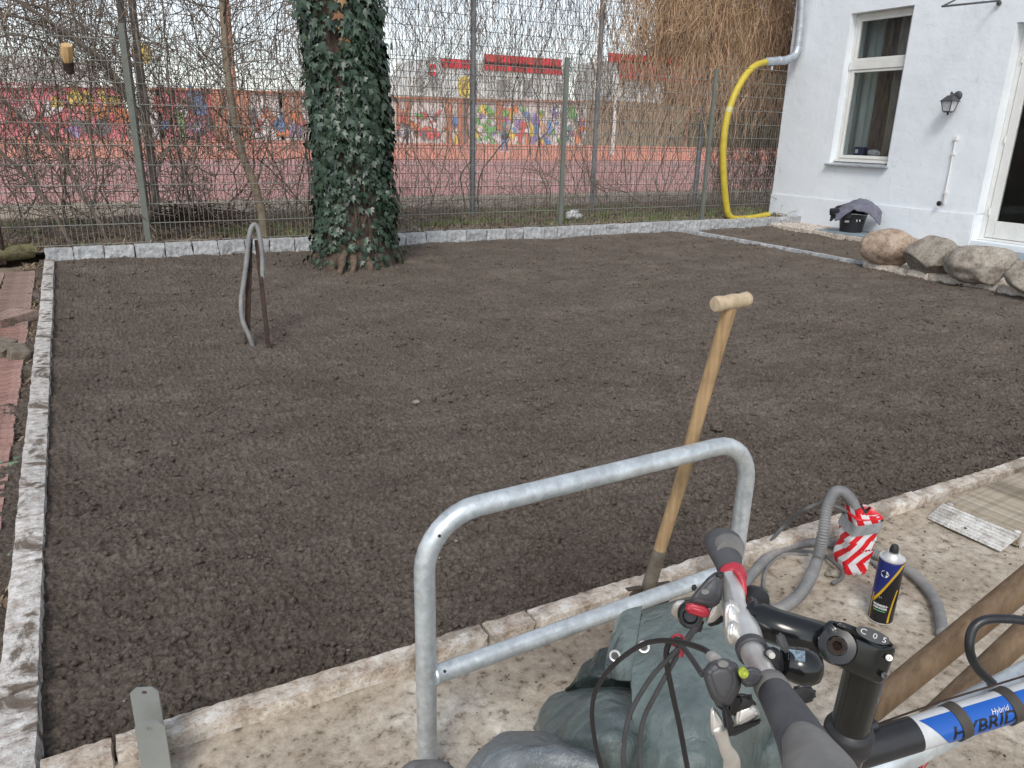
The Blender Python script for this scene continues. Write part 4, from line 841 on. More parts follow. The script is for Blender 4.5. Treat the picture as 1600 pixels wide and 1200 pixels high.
M['room'] = simple('room_wall', (0.30, 0.28, 0.26), (0.24, 0.22, 0.2), 2, 0.9); M['curtain_or_reflection'] = simple('brown_curtain', (0.20, 0.14, 0.12), (0.10, 0.07, 0.06), 5, 0.9, stretch=(1, 6, 1), bump=.3)
M['curtain_or_reflection2'] = simple('taupe_curtain', (0.34, 0.29, 0.26), (0.22, 0.185, 0.165), 5, 0.9, stretch=(1, 6, 1))
# window: frame, sashes, panes, sill
fx = WX+0.13
win = MB(); t = 0.06
win.box((fx, wn, wb+.03), (fx+.07, wn+t, wt)); win.box((fx, wf-t, wb+.03), (fx+.07, wf, wt)); win.box((fx+.001, wn+t, wt-.07), (fx+.069, wf-t, wt)); win.box((fx+.001, wn+t, wb+.03), (fx+.069, wf-t, wb+.10))
tz = PX(1370, 101, fx)[2]; win.box((fx-.025, wn+.01, tz-.055), (fx+.07, wf-.01, tz+.055))
w = win.build('window', M['white'], hs_, bevel=.006)
for (z0, z1) in ((wb+.10, tz-.055), (tz+.055, wt-.07)):
    s = MB(); y0, y1 = wn+t+.003, wf-t-.003; q = .038
    s.box((fx-.012, y0, z0+.002), (fx+.05, y0+q, z1-.002)); s.box((fx-.012, y1-q, z0+.002), (fx+.05, y1, z1-.002)); s.box((fx-.011, y0+q, z0+.002), (fx+.049, y1-q, z0+q+.01)); s.box((fx-.011, y0+q, z1-q), (fx+.049, y1-q, z1-.002)); s.build('sash', M['white'], w, bevel=.004)
    s = MB(); s.box((fx+.018, y0+q-.004, z0+q+.006), (fx+.024, y1-q+.004, z1-q+.004)); s.build('pane', M['glass'], w)
s = MB(); s.prism([(fx-.001, wn-.03, wb+.045), (WX-.075, wn-.03, wb+.008), (WX-.075, wn-.03, wb-.012), (fx-.001, wn-.03, wb+.012)], (0, wf-wn+.07, 0)); s.build('sill', M['zinc'], hs_, bevel=.003)
s = MB(); s.box((fx-.05, wn+.002, wb+.048), (fx-.002, wf-.002, wb+.085)); s.build('weather_bar', M['white'], hs_, bevel=.005)
# the room behind: walls, floor, ceiling, curtains, stand-in for pane reflection
rm = MB(); rm.box((WX+3.2, 3.5, 0), (WX+3.3, 9.1, 3.4)); rm.box((WX+TH, 9.05, 0), (WX+3.2, 9.15, 3.4)); rm.box((WX+TH, 3.4, 0), (WX+3.2, 3.5, 3.4)); rm.box((WX+TH, 3.5, 3.4), (WX+3.3, 9.15, 3.5)); rm.box((WX+TH, 3.5, -.02), (WX+3.3, 9.15, .1)); rm.build('room', M['room'], hs_)
def curtain_or_reflection(y0, y1, z0, z1, x, m, par, n=90, amp=.03, fr=60):
    Y = np.linspace(y0, y1, n); Z = np.linspace(z0, z1, 12); YY, ZZ = np.meshgrid(Y, Z); XX = x+amp*np.sin(YY*fr+1.2*np.sin(ZZ*1.1))+amp*.5*np.sin(YY*fr*.37)
    grid = np.stack([XX, YY, ZZ], -1); I = np.arange(12*n).reshape(12, n); F = np.stack([I[:-1, :-1], I[:-1, 1:], I[1:, 1:], I[1:, :-1]], -1).reshape(-1, 4); return fast('curtain_or_reflection', grid.reshape(-1, 3), F, m, par, True)
M['pane_reflection'] = simple('grey_green_reflection', (0.42, 0.45, 0.43), (0.34, 0.37, 0.35), 4, .9, stretch=(1, 5, 1)); curtain_or_reflection(8.02, 8.75, .9, 3.2, WX+.47, M['pane_reflection'], hs_, amp=.012, fr=40); curtain_or_reflection(7.62, 8.18, .9, 3.2, WX+.42, M['curtain_or_reflection'], hs_); curtain_or_reflection(7.0, 7.86, .9, 3.2, WX+.36, M['curtain_or_reflection2'], hs_, amp=.022, fr=55)  # first, pale sheet is added to stand for pane reflection and inner reveal
s = MB(); s.box((WX+.21, wn+.003, wb-.06), (WX+.34, wf-.003, wb+.135)); s.build('inner_sill', M['white'], hs_, bevel=.006)
c = PX(1346, 232, WX+.30); e = empty('blue_box', (c[0], c[1], wb+.14), 'small dark blue box on the inner window sill behind the glass', 'box'); s = MB(); s.box((WX+.245, c[1]-.09, wb+.137), (WX+.33, c[1]+.09, wb+.27)); s.build('carton', simple('blue_card', (0.03, 0.045, 0.13), None, 20, .5), e, bevel=.004); s = MB(); s.box((WX+.242, c[1]+.01, wb+.18), (WX+.2449, c[1]+.06, wb+.235)); s.build('label', M['white'], e)
crumple('bag', (WX+.28, c[1]-.24, wb+.18), (.04, .12, .06), 7, M['film'], 'pale plastic bag beside the blue box on the inner window sill', 'bag')
# door
dx = WX+.17; do = MB(); do.box((dx, dn_, db_+.02), (dx+.07, dn_+.07, dt_)); do.box((dx, df_-.07, db_+.02), (dx+.07, df_, dt_)); do.box((dx+.001, dn_+.07, dt_-.07), (dx+.069, df_-.07, dt_)); do.box((dx-.03, dn_, db_+.002), (dx+.08, df_, db_+.035)); d = do.build('door', M['white'], hs_, bevel=.006)
s = MB(); y0, y1, z0, z1 = dn_+.073, df_-.073, db_+.04, dt_-.073; q = .105
s.box((dx-.01, y0, z0), (dx+.045, y0+q, z1)); s.box((dx-.01, y1-q, z0), (dx+.045, y1, z1)); s.box((dx-.009, y0+q, z0), (dx+.044, y1-q, z0+.22)); s.box((dx-.009, y0+q, z1-q), (dx+.044, y1-q, z1)); s.build('door_leaf', M['white'], d, bevel=.006)
s = MB(); s.box((dx+.015, y0+q-.004, z0+.216), (dx+.021, y1-q+.004, z1-q+.004)); s.build('pane', M['glass'], d)
for zz_ in (.45, 1.35, 2.3): s = MB(); s.tube([(dx-.015, df_-.072, zz_), (dx-.015, df_-.072, zz_+.09)], .011, 8); s.build('hinge', M['white'], d, True)
curtain_or_reflection(4.6, 5.6, .1, 2.8, WX+1.2, M['curtain_or_reflection'], hs_)
# downpipe + yellow hose
e = empty('downpipe', (10.12, 9.35, 0), 'zinc downpipe at the house corner ending in an elbow above the yellow hose', 'downpipe')
def YH(x, y, Y=9.30): return PY(x, y, Y)
pp = [YH(1256, -250), YH(1254, -60), YH(1251, 30), YH(1247, 72), YH(1242, 86), YH(1228, 94), YH(1195, 97)]
mb = MB(); mb.tube(spline(pp[:4], 5), .062, 14); mb.build('pipe', M['zinc'], e, True); mb = MB(); mb.tube(spline([pp[3]+np.array([0, 0, .03]), pp[3], pp[4], pp[5], lerp(pp[5], pp[6], .5), pp[6]], 5), .064, 14); mb.build('elbow', M['zinc'], e, True)
for q in (pp[3]+np.array([0, 0, .01]), lerp(pp[5], pp[6], .35)):
    mb = MB(); ax = (0, 0, 1) if q is not None and q[2] > pp[5][2]+.08 else (1, 0, 0.02); mb.lathe(q, ax, [(.066, -.012), (.07, -.008), (.07, .008), (.066, .012)], 14); mb.build('collar', M['zinc'], e, True)
mb = MB(); mb.tube([YH(1207, 97, 9.28)-np.array([0, 0, .06]), YH(1207, 97, 9.28)-np.array([0, 0, .12])], .018, 8); mb.build('clamp_screw', M['zinc'], e)
e = empty('yellow_hose', (9.4, 9.0, 0.1), 'thick yellow drain hose curving down from the downpipe to the far kerb', 'hose')
hp = [(1197, 97, 9.29), (1180, 103, 9.2), (1164, 119, 9.12), (1147, 150, 9.06), (1135, 188, 9.04), (1130, 232, 9.03), (1131, 280, 9.02), (1135, 322, 9.02), (1140, 338, 9.02), (1150, 342, 9.03), (1172, 341, 9.06), (1200, 336, 9.12)]
W3 = spline([PY(*q) for q in hp], 10); mb = MB(); mb.tube(W3, [.050+.0015*sin(i*3.1) for i in range(len(W3))], 14); mb.build('hose', M['yellow'], e, True)
mb = MB(); k = 36; mb.tube(W3[k-1:k+2], .053, 14); mb.build('tape_band', simple('pale_yellow_tape', (0.62, 0.58, 0.30), None, 20, .5), e, True)
# wall lantern
e = empty('wall_lantern', (WX, 6.66, 1.8), 'small black wall lantern with glass panes between the window and the door', 'lamp')
lx = WX-.15; lc = PX(1483, 166, lx); yl = lc[1]; zl = PX(1483, 153, lx)[2]
mb = MB(); mb.lathe((WX-.004, yl-.0, zl+.03), (-1, 0, 0), [(.06, 0), (.06, .012), (.045, .03), (.02, .035)], 16); mb.tube(spline([(WX-.03, yl, zl+.03), (WX-.09, yl, zl+.045), (lx, yl, zl+.04)], 5), .014, 8); mb.build('bracket', M['darkgrey'], e, True)
def frus(z, r0, z2, r1): 
    A = [(lx+sx*r0, yl+sy*r0, z) for sx, sy in ((-1, -1), (1, -1), (1, 1), (-1, 1))]; B = [(lx+sx*r1, yl+sy*r1, z2) for sx, sy in ((-1, -1), (1, -1), (1, 1), (-1, 1))]; return A+B, [(0, 3, 2, 1), (4, 5, 6, 7), (0, 1, 5, 4), (1, 2, 6, 5), (2, 3, 7, 6), (3, 0, 4, 7)]
mb = MB(); mb.add(*frus(zl-.035, .082, zl+.03, .03)); mb.add(*frus(zl-.045, .088, zl-.035, .088)); mb.lathe((lx, yl, zl+.028), (0, 0, 1), [(.02, 0), (.012, .02), (.018, .03), (.004, .055)], 10); mb.build('roof', M['darkgrey'], e)
mb = MB(); mb.add(*frus(zl-.165, .044, zl-.045, .070)); mb.build('glass', M['film'], e)
mb = MB()
for sx, sy in ((-1, -1), (1, -1), (1, 1), (-1, 1)): mb.tube([(lx+sx*.046, yl+sy*.046, zl-.167), (lx+sx*.073, yl+sy*.073, zl-.043)], .006, 6)
mb.add(*frus(zl-.18, .036, zl-.165, .050)); mb.lathe((lx, yl, zl-.215), (0, 0, 1), [(.004, 0), (.014, .015), (.01, .03), (.02, .036)], 10); mb.build('cage', M['black'], e)
# pipe with tap
e = empty('wall_pipe', (WX, 6.5, .9), 'thin white vertical pipe on the wall below the lantern ending in a black valve', 'pipe')
xp = WX-.02; a = PX(1494, 216, xp); b = PX(1486, 240, xp); c_ = PX(1476, 300, xp); d_ = PX(1473, 318, xp); yp = a[1]
mb = MB(); mb.tube([(xp, yp, a[2]), (xp, yp, c_[2])], .011, 8); mb.build('pipe', M['white'], e, True); mb = MB(); mb.box((xp-.02, yp-.02, a[2]-.03), (xp+.02, yp+.02, a[2]+.02)); mb.box((xp-.018, yp-.02, b[2]-.02), (xp+.02, yp+.02, b[2]+.02)); mb.box((xp-.018, yp-.018, c_[2]-.02), (xp+.02, yp+.018, c_[2]+.02)); mb.build('bracket', M['white'], e, bevel=.003)
mb = MB(); mb.tube([(xp, yp, c_[2]), (xp, yp, d_[2])], .014, 8); mb.build('fitting', M['alu'], e, True); mb = MB(); mb.lathe((xp-.03, yp+.02, d_[2]), (-1, .3, 0), [(.02, 0), (.034, .01), (.034, .035), (.02, .045)], 12); mb.build('valve', M['black'], e, True)
# hanging sign bracket at top
e = empty('wall_bracket', (WX, 6.2, 3.0), 'dark metal bracket arm on the wall at the top edge above the lantern', 'bracket')
a = PX(1562, 1, WX-.01); b = PY(1472, 10, a[1]); c_ = PX(1566, -40, WX-.01); mb = MB(); mb.tube([a, b], .012, 8); mb.tube([b, PY(1492, 0, a[1]), np.array([WX-.01, a[1], a[2]+.45])], .010, 8); mb.build('arm', M['darkgrey'], e, True)
mb = MB(); mb.lathe(PY(1560, 5, a[1]), (0, -1, 0), [(.012, -.02), (.028, 0), (.028, .02), (.01, .035)], 10); mb.build('hook', M['darkgrey'], e, True)
# bucket + jacket
bc = np.array([9.83, 7.60, .056]); e = empty('bucket', bc, 'black mortar bucket with a white label standing on the blue-grey slab', 'bucket')
mb = MB(); mb.lathe(bc, (0, 0, 1), [(.005, .004), (.150, 0), (.155, .01), (.192, .255), (.203, .262), (.203, .275), (.188, .272), (.150, .02), (.004, .015)], 28, cap=False); mb.build('shell', M['black'], e, True)
dv = unit([-bc[0], -bc[1], 0]); sv = np.array([dv[1], -dv[0], 0]); q = bc+dv*.176+sv*(.07)+np.array([0, 0, .165]); mb = MB(); mb.obox(q-dv*.002, sv*.03, dv*.003, (dv*.01+np.array([0, 0, .022]))); mb.build('label', M['white'], e)
mb = MB()
for t in (-.06, -.10): q = bc+dv*(.172)+sv*t+np.array([0, 0, .18]); mb.obox(q-dv*.002, sv*.006, dv*.003, np.array([0, 0, .016]))
mb.build('plaster_splash', M['white'], e)
mb = MB(); mb.tube(spline([bc+np.array([.05, -.2, .25]), bc+np.array([-.13, -.17, .27]), bc+np.array([-.2, -.02, .265])], 6), .004, 6); mb.build('handle', M['white'], e, True)
M['jacket'] = simple('grey_lilac_jacket', (0.155, 0.155, 0.20), (0.095, 0.095, 0.125), 9, .9, bump=.5, bs=20, bd=.02); M['jacketd'] = simple('black_lining', (0.018, 0.018, 0.024), None, 10, .9, bump=.5)
e = empty('jacket', bc+np.array([0, 0, .28]), 'grey-lilac work jacket with black lining draped over the black bucket', 'jacket')
def drape(name, c, ax, ay, h, m, par, seed, drop=.12, n=34):
    U, V = np.meshgrid(np.linspace(-1, 1, n), np.linspace(-1, 1, n)); R = np.sqrt(U*U+V*V); Pp = np.array(c)+U[..., None]*np.array(ax)+V[..., None]*np.array(ay)
    Z = h*np.clip(1-np.abs(U)**1.6*.9-V**2*.5, -.3, 1)-drop*np.clip(R-.75, 0, 1)+.018*fbm(U*2.4, V*2.4, s=seed, oct=3)+.012*np.abs(fbm(U*4, V*2, s=seed+1, oct=2)); Pp[..., 2] += Z
    o = grid_obj(name, Pp[..., 0], Pp[..., 1], Pp[..., 2], m, True, par); o.modifiers.new('thick', 'SOLIDIFY').thickness = .012; return o
drape('shell_fabric', bc+np.array([-.02, -.10, .30]), sv*-.30+np.array([0, 0, .045*0]), dv*.20+np.array([0, 0, -.03]), .15, M['jacket'], e, 3)
drape('lining', bc+np.array([-.02, .08, .285]), sv*.23, dv*.20+np.array([0, 0, -.04]), .10, M['jacketd'], e, 5)
crumple('sleeve', bc+sv*.22+dv*.10+np.array([0, 0, .27]), (.10, .12, .075), 4, M['jacketd'], None, None, e); crumple('sleeve', bc+sv*.08+dv*.19+np.array([0, 0, .235]), (.07, .07, .09), 8, M['jacketd'], None, None, e); crumple('cuff', bc-sv*.29+dv*.04+np.array([0, 0, .27]), (.04, .05, .04), 9, M['jacketd'], None, None, e)

# ==================================================================== BOULDERS
def boulder(x0, x1, yt, yb, seed, m, label, rough, crack=0):
    cx_ = (x0+x1)/2; base = G(cx_, yb-3, .045); dep = (base-np.array([0, 0, H]))@fwd; wd = (x1-x0)*dep/CF; hd = (yb-yt)*dep/CF
    V, F = ico(5); n = V.copy(); f = fbm(n[:, 0]*1.1+seed*3, n[:, 1]*1.1, n[:, 2]*1.1, s=seed, oct=2); g = fbm(n[:, 0]*4, n[:, 1]*4+seed, n[:, 2]*4, s=seed+9, oct=4)
    r = 1+rough*.45*f+.018*g
    if crack:
        rg = np.random.default_rng(seed)
        for _ in range(crack):
            a = rg.normal(0, 1, 3); a[1] = -abs(a[1]); a /= np.linalg.norm(a); d = n@a; lim = rg.uniform(.62, .86); r = np.minimum(r, np.where(d > .2, lim/np.maximum(d, .2), 9)+.02*g)
    V = n*r[:, None]; ext = V.max(0)-V.min(0); dirx = cr*1.0; dirx[2] = 0; dirx /= np.linalg.norm(dirx); diry = np.array([-dirx[1], dirx[0], 0]); V = (V-V.min(0)-ext/2)/ext
    P = V[:, :1]*wd*dirx+V[:, 1:2]*wd*.8*diry; P[:, 2] = V[:, 2]*hd*1.06+hd*.48; P = P+base+diry*wd*.25; P[:, 2] = np.maximum(P[:, 2], .02)
    o = fast('boulder', P, F, m, None, True, base); return tag(o, label, 'boulder', 'boulders in a row near the door')
boulder(1349, 1441, 364, 421, 3, M['boulder'], 'large smooth rounded tan boulder, leftmost of the row near the door', .35)
boulder(1421, 1503, 374, 433, 7, M['boulder2'], 'angular grey-brown boulder with broken dark facets, second in the row', .30, 9)
boulder(1490, 1592, 391, 449, 12, M['boulder2'], 'wide greyish boulder with uneven surface, third in the row, below the door', .42, 3)
boulder(1586, 1690, 412, 468, 15, M['boulder2'], 'boulder cut by the right edge of the photo, last of the row', .35, 2)

# ==================================================================== OBJECTS ON THE SOIL
g0 = G(402, 556, 0.0); dep = (g0-np.array([0, 0, H]))@fwd
e = empty('rusty_frame', g0, 'two rusty flat steel bars leaning together like a narrow A in the soil', 'steel bars')
def DP(x, y, dd=0): return D(x, y, dep+dd)
def ybar(pts, w0, w1, name):
    a, b = [np.array(q) for q in pts]; mb = MB(); t = unit(b-a); s = unit(np.cross(t, fwd)); q = np.cross(s, t)
    A = [a-s*w0-q*.004, a+s*w0-q*.004, a+s*w0+q*.004, a-s*w0+q*.004]; B = [b-s*w1-q*.004, b+s*w1-q*.004, b+s*w1+q*.004, b-s*w1+q*.004]
    mb.add(A+B, [(0, 3, 2, 1), (4, 5, 6, 7), (0, 1, 5, 4), (1, 2, 6, 5), (2, 3, 7, 6), (3, 0, 4, 7)]); return mb.build(name, M['rust'], e, bevel=.001)
gv = np.array([0, 0, 1.]); b1 = G(386, 547, -.03); b2 = G(421, 558, -.03); d1 = (b1-np.array([0, 0, H]))@fwd
ybar((D(390, 373, d1-.02), b1), .020, .015, 'bar'); ybar((D(401, 375, d1+.02), b2), .014, .014, 'bar')
e2 = empty('grey_conduit', g0, 'grey corrugated conduit looped over the rusty steel bars in the soil', 'conduit')
def corr(mb, W3, r, pitch=.008, amp=.09, n=12):
    W3 = [np.array(p) for p in W3]; L = [0]
    for i in range(1, len(W3)): L.append(L[-1]+np.linalg.norm(W3[i]-W3[i-1]))
    T = np.arange(0, L[-1], pitch/4); A = np.array(W3); Q = np.stack([np.interp(T, L, A[:, k]) for k in range(3)], -1); mb.tube(list(Q), [r*(1+(amp if i % 4 in (1, 2) else -amp)) for i in range(len(Q))], n); return mb
cp = [(399, 566, .0), (398, 552, 0), (390, 527, -.02), (379, 500, -.03), (377, 470, -.03), (381, 440, -.03), (385, 410, -.03), (388, 380, -.03), (392, 358, -.02), (398, 351, -.01), (403, 358, 0), (407, 378, .01), (410, 405, .01), (410, 437, .01)]
mb = MB(); corr(mb, spline([D(x, y, d1-.03+q) for x, y, q in cp], 8), .0155, .012, .04, 10); mb.build('conduit', M['conduit'], e2, True)
for (x, y, s, lab) in ((650, 628, .022, 'small pale stone lying alone in the middle of the soil'), (1120, 668, .032, 'dark lump of earth right of the spade handle'), (1422, 538, .03, 'dark clod far right in the soil below the boulders')):
    p = G(x, y, .01); crumple('stone' if 'stone' in lab else 'clod', p, (s, s*.8, s*.55), int(x), M['boulder2'] if 'stone' in lab else M['soil'], lab, 'stone' if 'stone' in lab else 'clod', amp=.35)

# ==================================================================== LEFT EDGE ODDMENTS
e = empty('mossy_log', G(30, 395, .05), 'mossy sawn log section lying at the far left corner behind the brick path', 'log')
a = G(-30, 400, .10); b = G(50, 392, .10); mb = MB(); mb.tube([a, lerp(a, b, .5), b], .075, 14); mb.build('log', simple('mossy_bark', (0.15, 0.14, 0.06), (0.08, 0.06, 0.04), 18, .95, bump=.9, c3=(0.17, 0.13, 0.09)), e, True)
e = empty('wooden_board', G(20, 500, .03), 'old greyish board edge lying across the brick path', 'board'); a = G(-20, 508, .05); b = G(42, 490, .05); mb = MB(); t = unit(b-a); mb.obox(lerp(a, b, .5), (b-a)/2, np.array([-t[1], t[0], 0])*.10, (0, 0, .035)); mb.build('plank', M['mudbrick'], e, bevel=.006)
for (x, y, s, rz, lab) in ((28, 552, .065, .3, 'broken grey concrete piece on the left brick path, right one of two'), (3, 548, .08, -.5, 'broken grey concrete piece cut by the left edge of the photo')):
    p = G(x, y, .05); me = rough_box(s*1.6, s*2, s*1.3, (6, 8, 5), .007, int(x)+7, .006, 20); me.materials.append(simple('dirty_concrete', (0.20, 0.17, 0.13), (0.11, 0.09, 0.07), 25, .95, bump=.6)); o = link('concrete_piece', me, None, p); o.rotation_euler = (.25, .15, rz); tag(o, lab, 'rubble')
rr = random.Random(44)
for i in range(9):
    p = G(rr.uniform(8, 62), rr.uniform(372, 402), .06); crumple('rubble_stone', p, (rr.uniform(.04, .09), rr.uniform(.04, .08), rr.uniform(.03, .05)), 60+i, M['boulder2'], ['broad flat rubble stone', 'small dark rubble stone', 'rounded rubble stone', 'long rubble stone', 'jagged rubble stone', 'low rubble stone', 'tilted rubble stone', 'narrow rubble stone', 'blunt rubble stone'][i]+' near the mossy log at the far left corner of the soil', 'stone')['group'] = 'rubble stones at the far left corner'

# ==================================================================== FOREGROUND: RACK, SPADE
HA, HB, HZ = np.array([0.4748, 1.2033, 0]), np.array([1.3504, 1.2309, 0]), 0.6466
hd = unit(HB-HA); up = np.array([0, 0, 1.])
def hoop(A, B, z, r, rc, e, rail):
    d = unit(np.array(B)-np.array(A)); P = [np.array(A)+up*(-.05), np.array(A)+up*(z-rc)*.5, np.array(A)+up*(z-rc)]
    for k in range(1, 9): t = k/8*pi/2; P.append(np.array(A)+d*rc*(1-cos(t))+up*(z-rc+rc*sin(t)))
    m_ = (np.array(A)+np.array(B))/2; P.append(m_+up*z)
    for k in range(0, 9): t = pi/2-k/8*pi/2; P.append(np.array(B)-d*rc*(1-cos(t))+up*(z-rc+rc*sin(t)))
    P.append(np.array(B)+up*(-.05)); mb = MB(); mb.tube(P, r, 24); mb.build('hoop_tube', M['galv'], e, True, auto=60)
    mb = MB(); mb.tube([np.array(A)+d*(r*.7)+up*rail, np.array(B)-d*(r*.7)+up*rail], r*.93, 24); mb.build('cross_rail', M['galv'], e, True, auto=60)
    mb = MB(); mb.lathe(np.array(A)+d*r*.72+up*rail, d, [(r*.98, 0), (r*1.07, .004), (r*.96, .012)], 24); mb.build('weld_seam', M['galv'], e, True)
e = empty('bike_stand', HA, 'galvanised steel tube hoop with a cross rail standing in front of the soil', 'bike stand')
hoop(HA, HB, HZ, .0212, .115, e, .280)
for (A_, t_) in ((HA+hd*.115*(1-cos(.75))+up*(HZ-.115+.115*sin(.75)), .0213), (HA+hd*.035+up*.280, .0199)):
    n_ = unit(np.array([0, 0, H])-A_); tt = hd*.7+up*.7 if A_[2] > .4 else hd; n_ = unit(n_-tt*(n_@tt)/(tt@tt)); n_ = unit(n_*.9-up*.25+hd*.12) if A_[2] > .4 else n_
    mb = MB(); mb.lathe(A_+n_*t_*.97, n_, [(.0005, -.004), (.0034, -.004), (.0034, .0006), (.0005, .0007)], 12); mb.build('drain_hole', M['black'], e)
# second stand, behind the bicycle frame
A2, B2 = D(1345, 1205, .86), D(1655, 1040, .90); z2 = (A2[2]+B2[2])/2
e = empty('bike_stand', (A2[0], A2[1], 0), 'galvanised steel tube running diagonally behind the blue bicycle frame at the lower right', 'bike stand')
d2 = unit([B2[0]-A2[0], B2[1]-A2[1], 0]); A2g = np.array([A2[0], A2[1], 0])-d2*.25; B2g = np.array([B2[0], B2[1], 0])+d2*.25
P2 = [A2g, A2g+up*(A2[2]-.13)]+[A2g+d2*.11*(1-cos(t))+up*(A2[2]-.13+.11*sin(t)) for t in (.4, .8, 1.2, 1.57)]+[A2, B2]+[B2g-d2*.11*(1-cos(t))+up*(B2[2]-.11+.11*sin(t)) for t in (1.57, 1.2, .8, .4, 0)]+[B2g]
mb = MB(); mb.tube(P2, .0225, 24); mb.build('hoop_tube', M['galv'], e, True, auto=60)
# spade
tip = G(988, 1006, .0); top = D(1142, 474, 1.76); ax = unit(top-tip); sp_ = lambda t: lerp(tip, top, t)
e = empty('spade', tip, 'T-handled wooden garden spade leaning against the galvanised hoop on the kerb', 'spade')
def at_(x, y):   # point on the shaft axis seen at (x,y)
    best = min(np.linspace(0, 1, 400), key=lambda t: (lambda p: abs(600-CF*(p@cu)/(p@fwd)-y))(lerp(tip, top, t)-np.array([0, 0, H]))); return lerp(tip, top, best)
s0, s1, s2 = at_(1015, 922), at_(1030, 860), at_(1136, 488)
W3 = [s1-ax*.02, s1, lerp(s1, s2, .35)+cr*.004, lerp(s1, s2, .6), s2, top-ax*.006]; mb = MB(); mb.tube(spline(W3, 5), [.0165, .0168]+[.0168]*30, 16); mb.build('shaft', M['spadewood'], e, True)
lv = unit(D(1176, 465, 1.78)-D(1110, 476, 1.72)); c = lerp(D(1110, 477, 1.725), D(1176, 466, 1.785), .5); hl = .054
prof = [(.004, -hl), (.0165, -hl+.001), (.019, -hl+.006), (.0185, -hl+.018), (.0165, -hl+.03), (.0175, -.012), (.0185, 0), (.0175, .012), (.0160, hl-.03), (.0175, hl-.016), (.018, hl-.006), (.0145, hl-.0005), (.004, hl)]
mb = MB(); mb.lathe(c, lv, prof, 20); mb.build('grip', M['paledwood'], e, True, auto=50)
mb = MB(); mb.tube([s1+ax*.003, lerp(s1, s0, .5), s0, s0-ax*.03], [.0185, .0188, .0195, .012], 18); mb.build('socket', M['spadesteel'], e, True, auto=60)
sd_ = np.array([1., -.05, 0]); sd_ = unit(sd_-ax*(sd_@ax)); bn = np.cross(sd_, ax); n1, n2 = 12, 14
U, Vv = np.meshgrid(np.linspace(-1, 1, n1), np.linspace(0, 1, n2)); L = np.linalg.norm(s0-tip)+.04; wd = .074
Pb = (s0+ax*.012)[None, None]-ax*(Vv[..., None]*L*(1-.10*(U[..., None]**2)*(Vv[..., None] > .6)))+sd_*U[..., None]*wd*(1-.12*Vv[..., None])+bn*(.018*(U[..., None]**2)-.004)
o = grid_obj('blade', Pb[..., 0], Pb[..., 1], Pb[..., 2], M['bladesteel'], True, e); o.modifiers.new('t', 'SOLIDIFY').thickness = .003
q = s0+ax*.014
for sg in (-1, 1): mb = MB(); mb.obox(q+sd_*.049*sg, sd_*.024, bn*.007, ax*.0015); mb.build('tread', M['bladesteel'], e)
# post anchor: two flat galvanised lugs
e = empty('post_anchor', G(240, 1290, 0), 'grey galvanised steel post anchor with two flat holed lugs at the bottom left', 'post anchor')
M['dullgalv'] = simple('dull_zinc', (0.30, 0.315, 0.30), (0.25, 0.262, 0.25), 14, .5, .35, bump=.05)
def lug(tl, tr, chl, chr_, dep0, hole, name='lug'):
    # px: left shoulder, top-left, top-right, right shoulder ; plate vertical
    a = D(*tl, dep0); b = D(*tr, dep0); s = unit(np.array([b[0]-a[0], b[1]-a[1], 0])); org = D(*chl, dep0); w = abs((D(*chr_, dep0)-org)@s); n_ = np.array([s[1], -s[0], 0]);
    h1 = a[2]-org[2]; x1 = (a-org)@s; x2 = (b-org)@s
    out = [(0, 0), (x1, .013), (x2, .013), (w, 0), (w, -org[2]-.02), (0, -org[2]-.02)]
    hc = D(*hole, dep0); hx, hz = (hc-org)@s, hc[2]-org[2]; hr = .0056; NN = 16
    bm = bmesh.new(); ov = [bm.verts.new(org+s*x+up*z) for x, z in out]; ring = [bm.verts.new(org+s*(hx+hr*cos(2*pi*k/NN))+up*(hz+hr*sin(2*pi*k/NN))) for k in range(NN)]
    eds = [bm.edges.new((ov[i], ov[(i+1) % 6])) for i in range(6)]+[bm.edges.new((ring[i], ring[(i+1) % NN])) for i in range(NN)]
    bmesh.ops.triangle_fill(bm, edges=eds, use_beauty=True); g = bmesh.ops.extrude_face_region(bm, geom=bm.faces[:]); bmesh.ops.translate(bm, verts=[v for v in g['geom'] if isinstance(v, bmesh.types.BMVert)], vec=Vector(n_*-.0038)); bmesh.ops.recalc_face_normals(bm, faces=bm.faces)
    bmesh.ops.translate(bm, verts=bm.verts, vec=-Vector(ORG[e])); me = bpy.data.meshes.new(name); bm.to_mesh(me); bm.free(); me.materials.append(M['dullgalv']); return link(name, me, e)
lug((213, 1073), (237, 1066), (203, 1084), (246, 1071), 1.60, (225, 1084)); lug((222, 1126), (247, 1120), (210, 1137), (256, 1125), 1.55, (233, 1140))
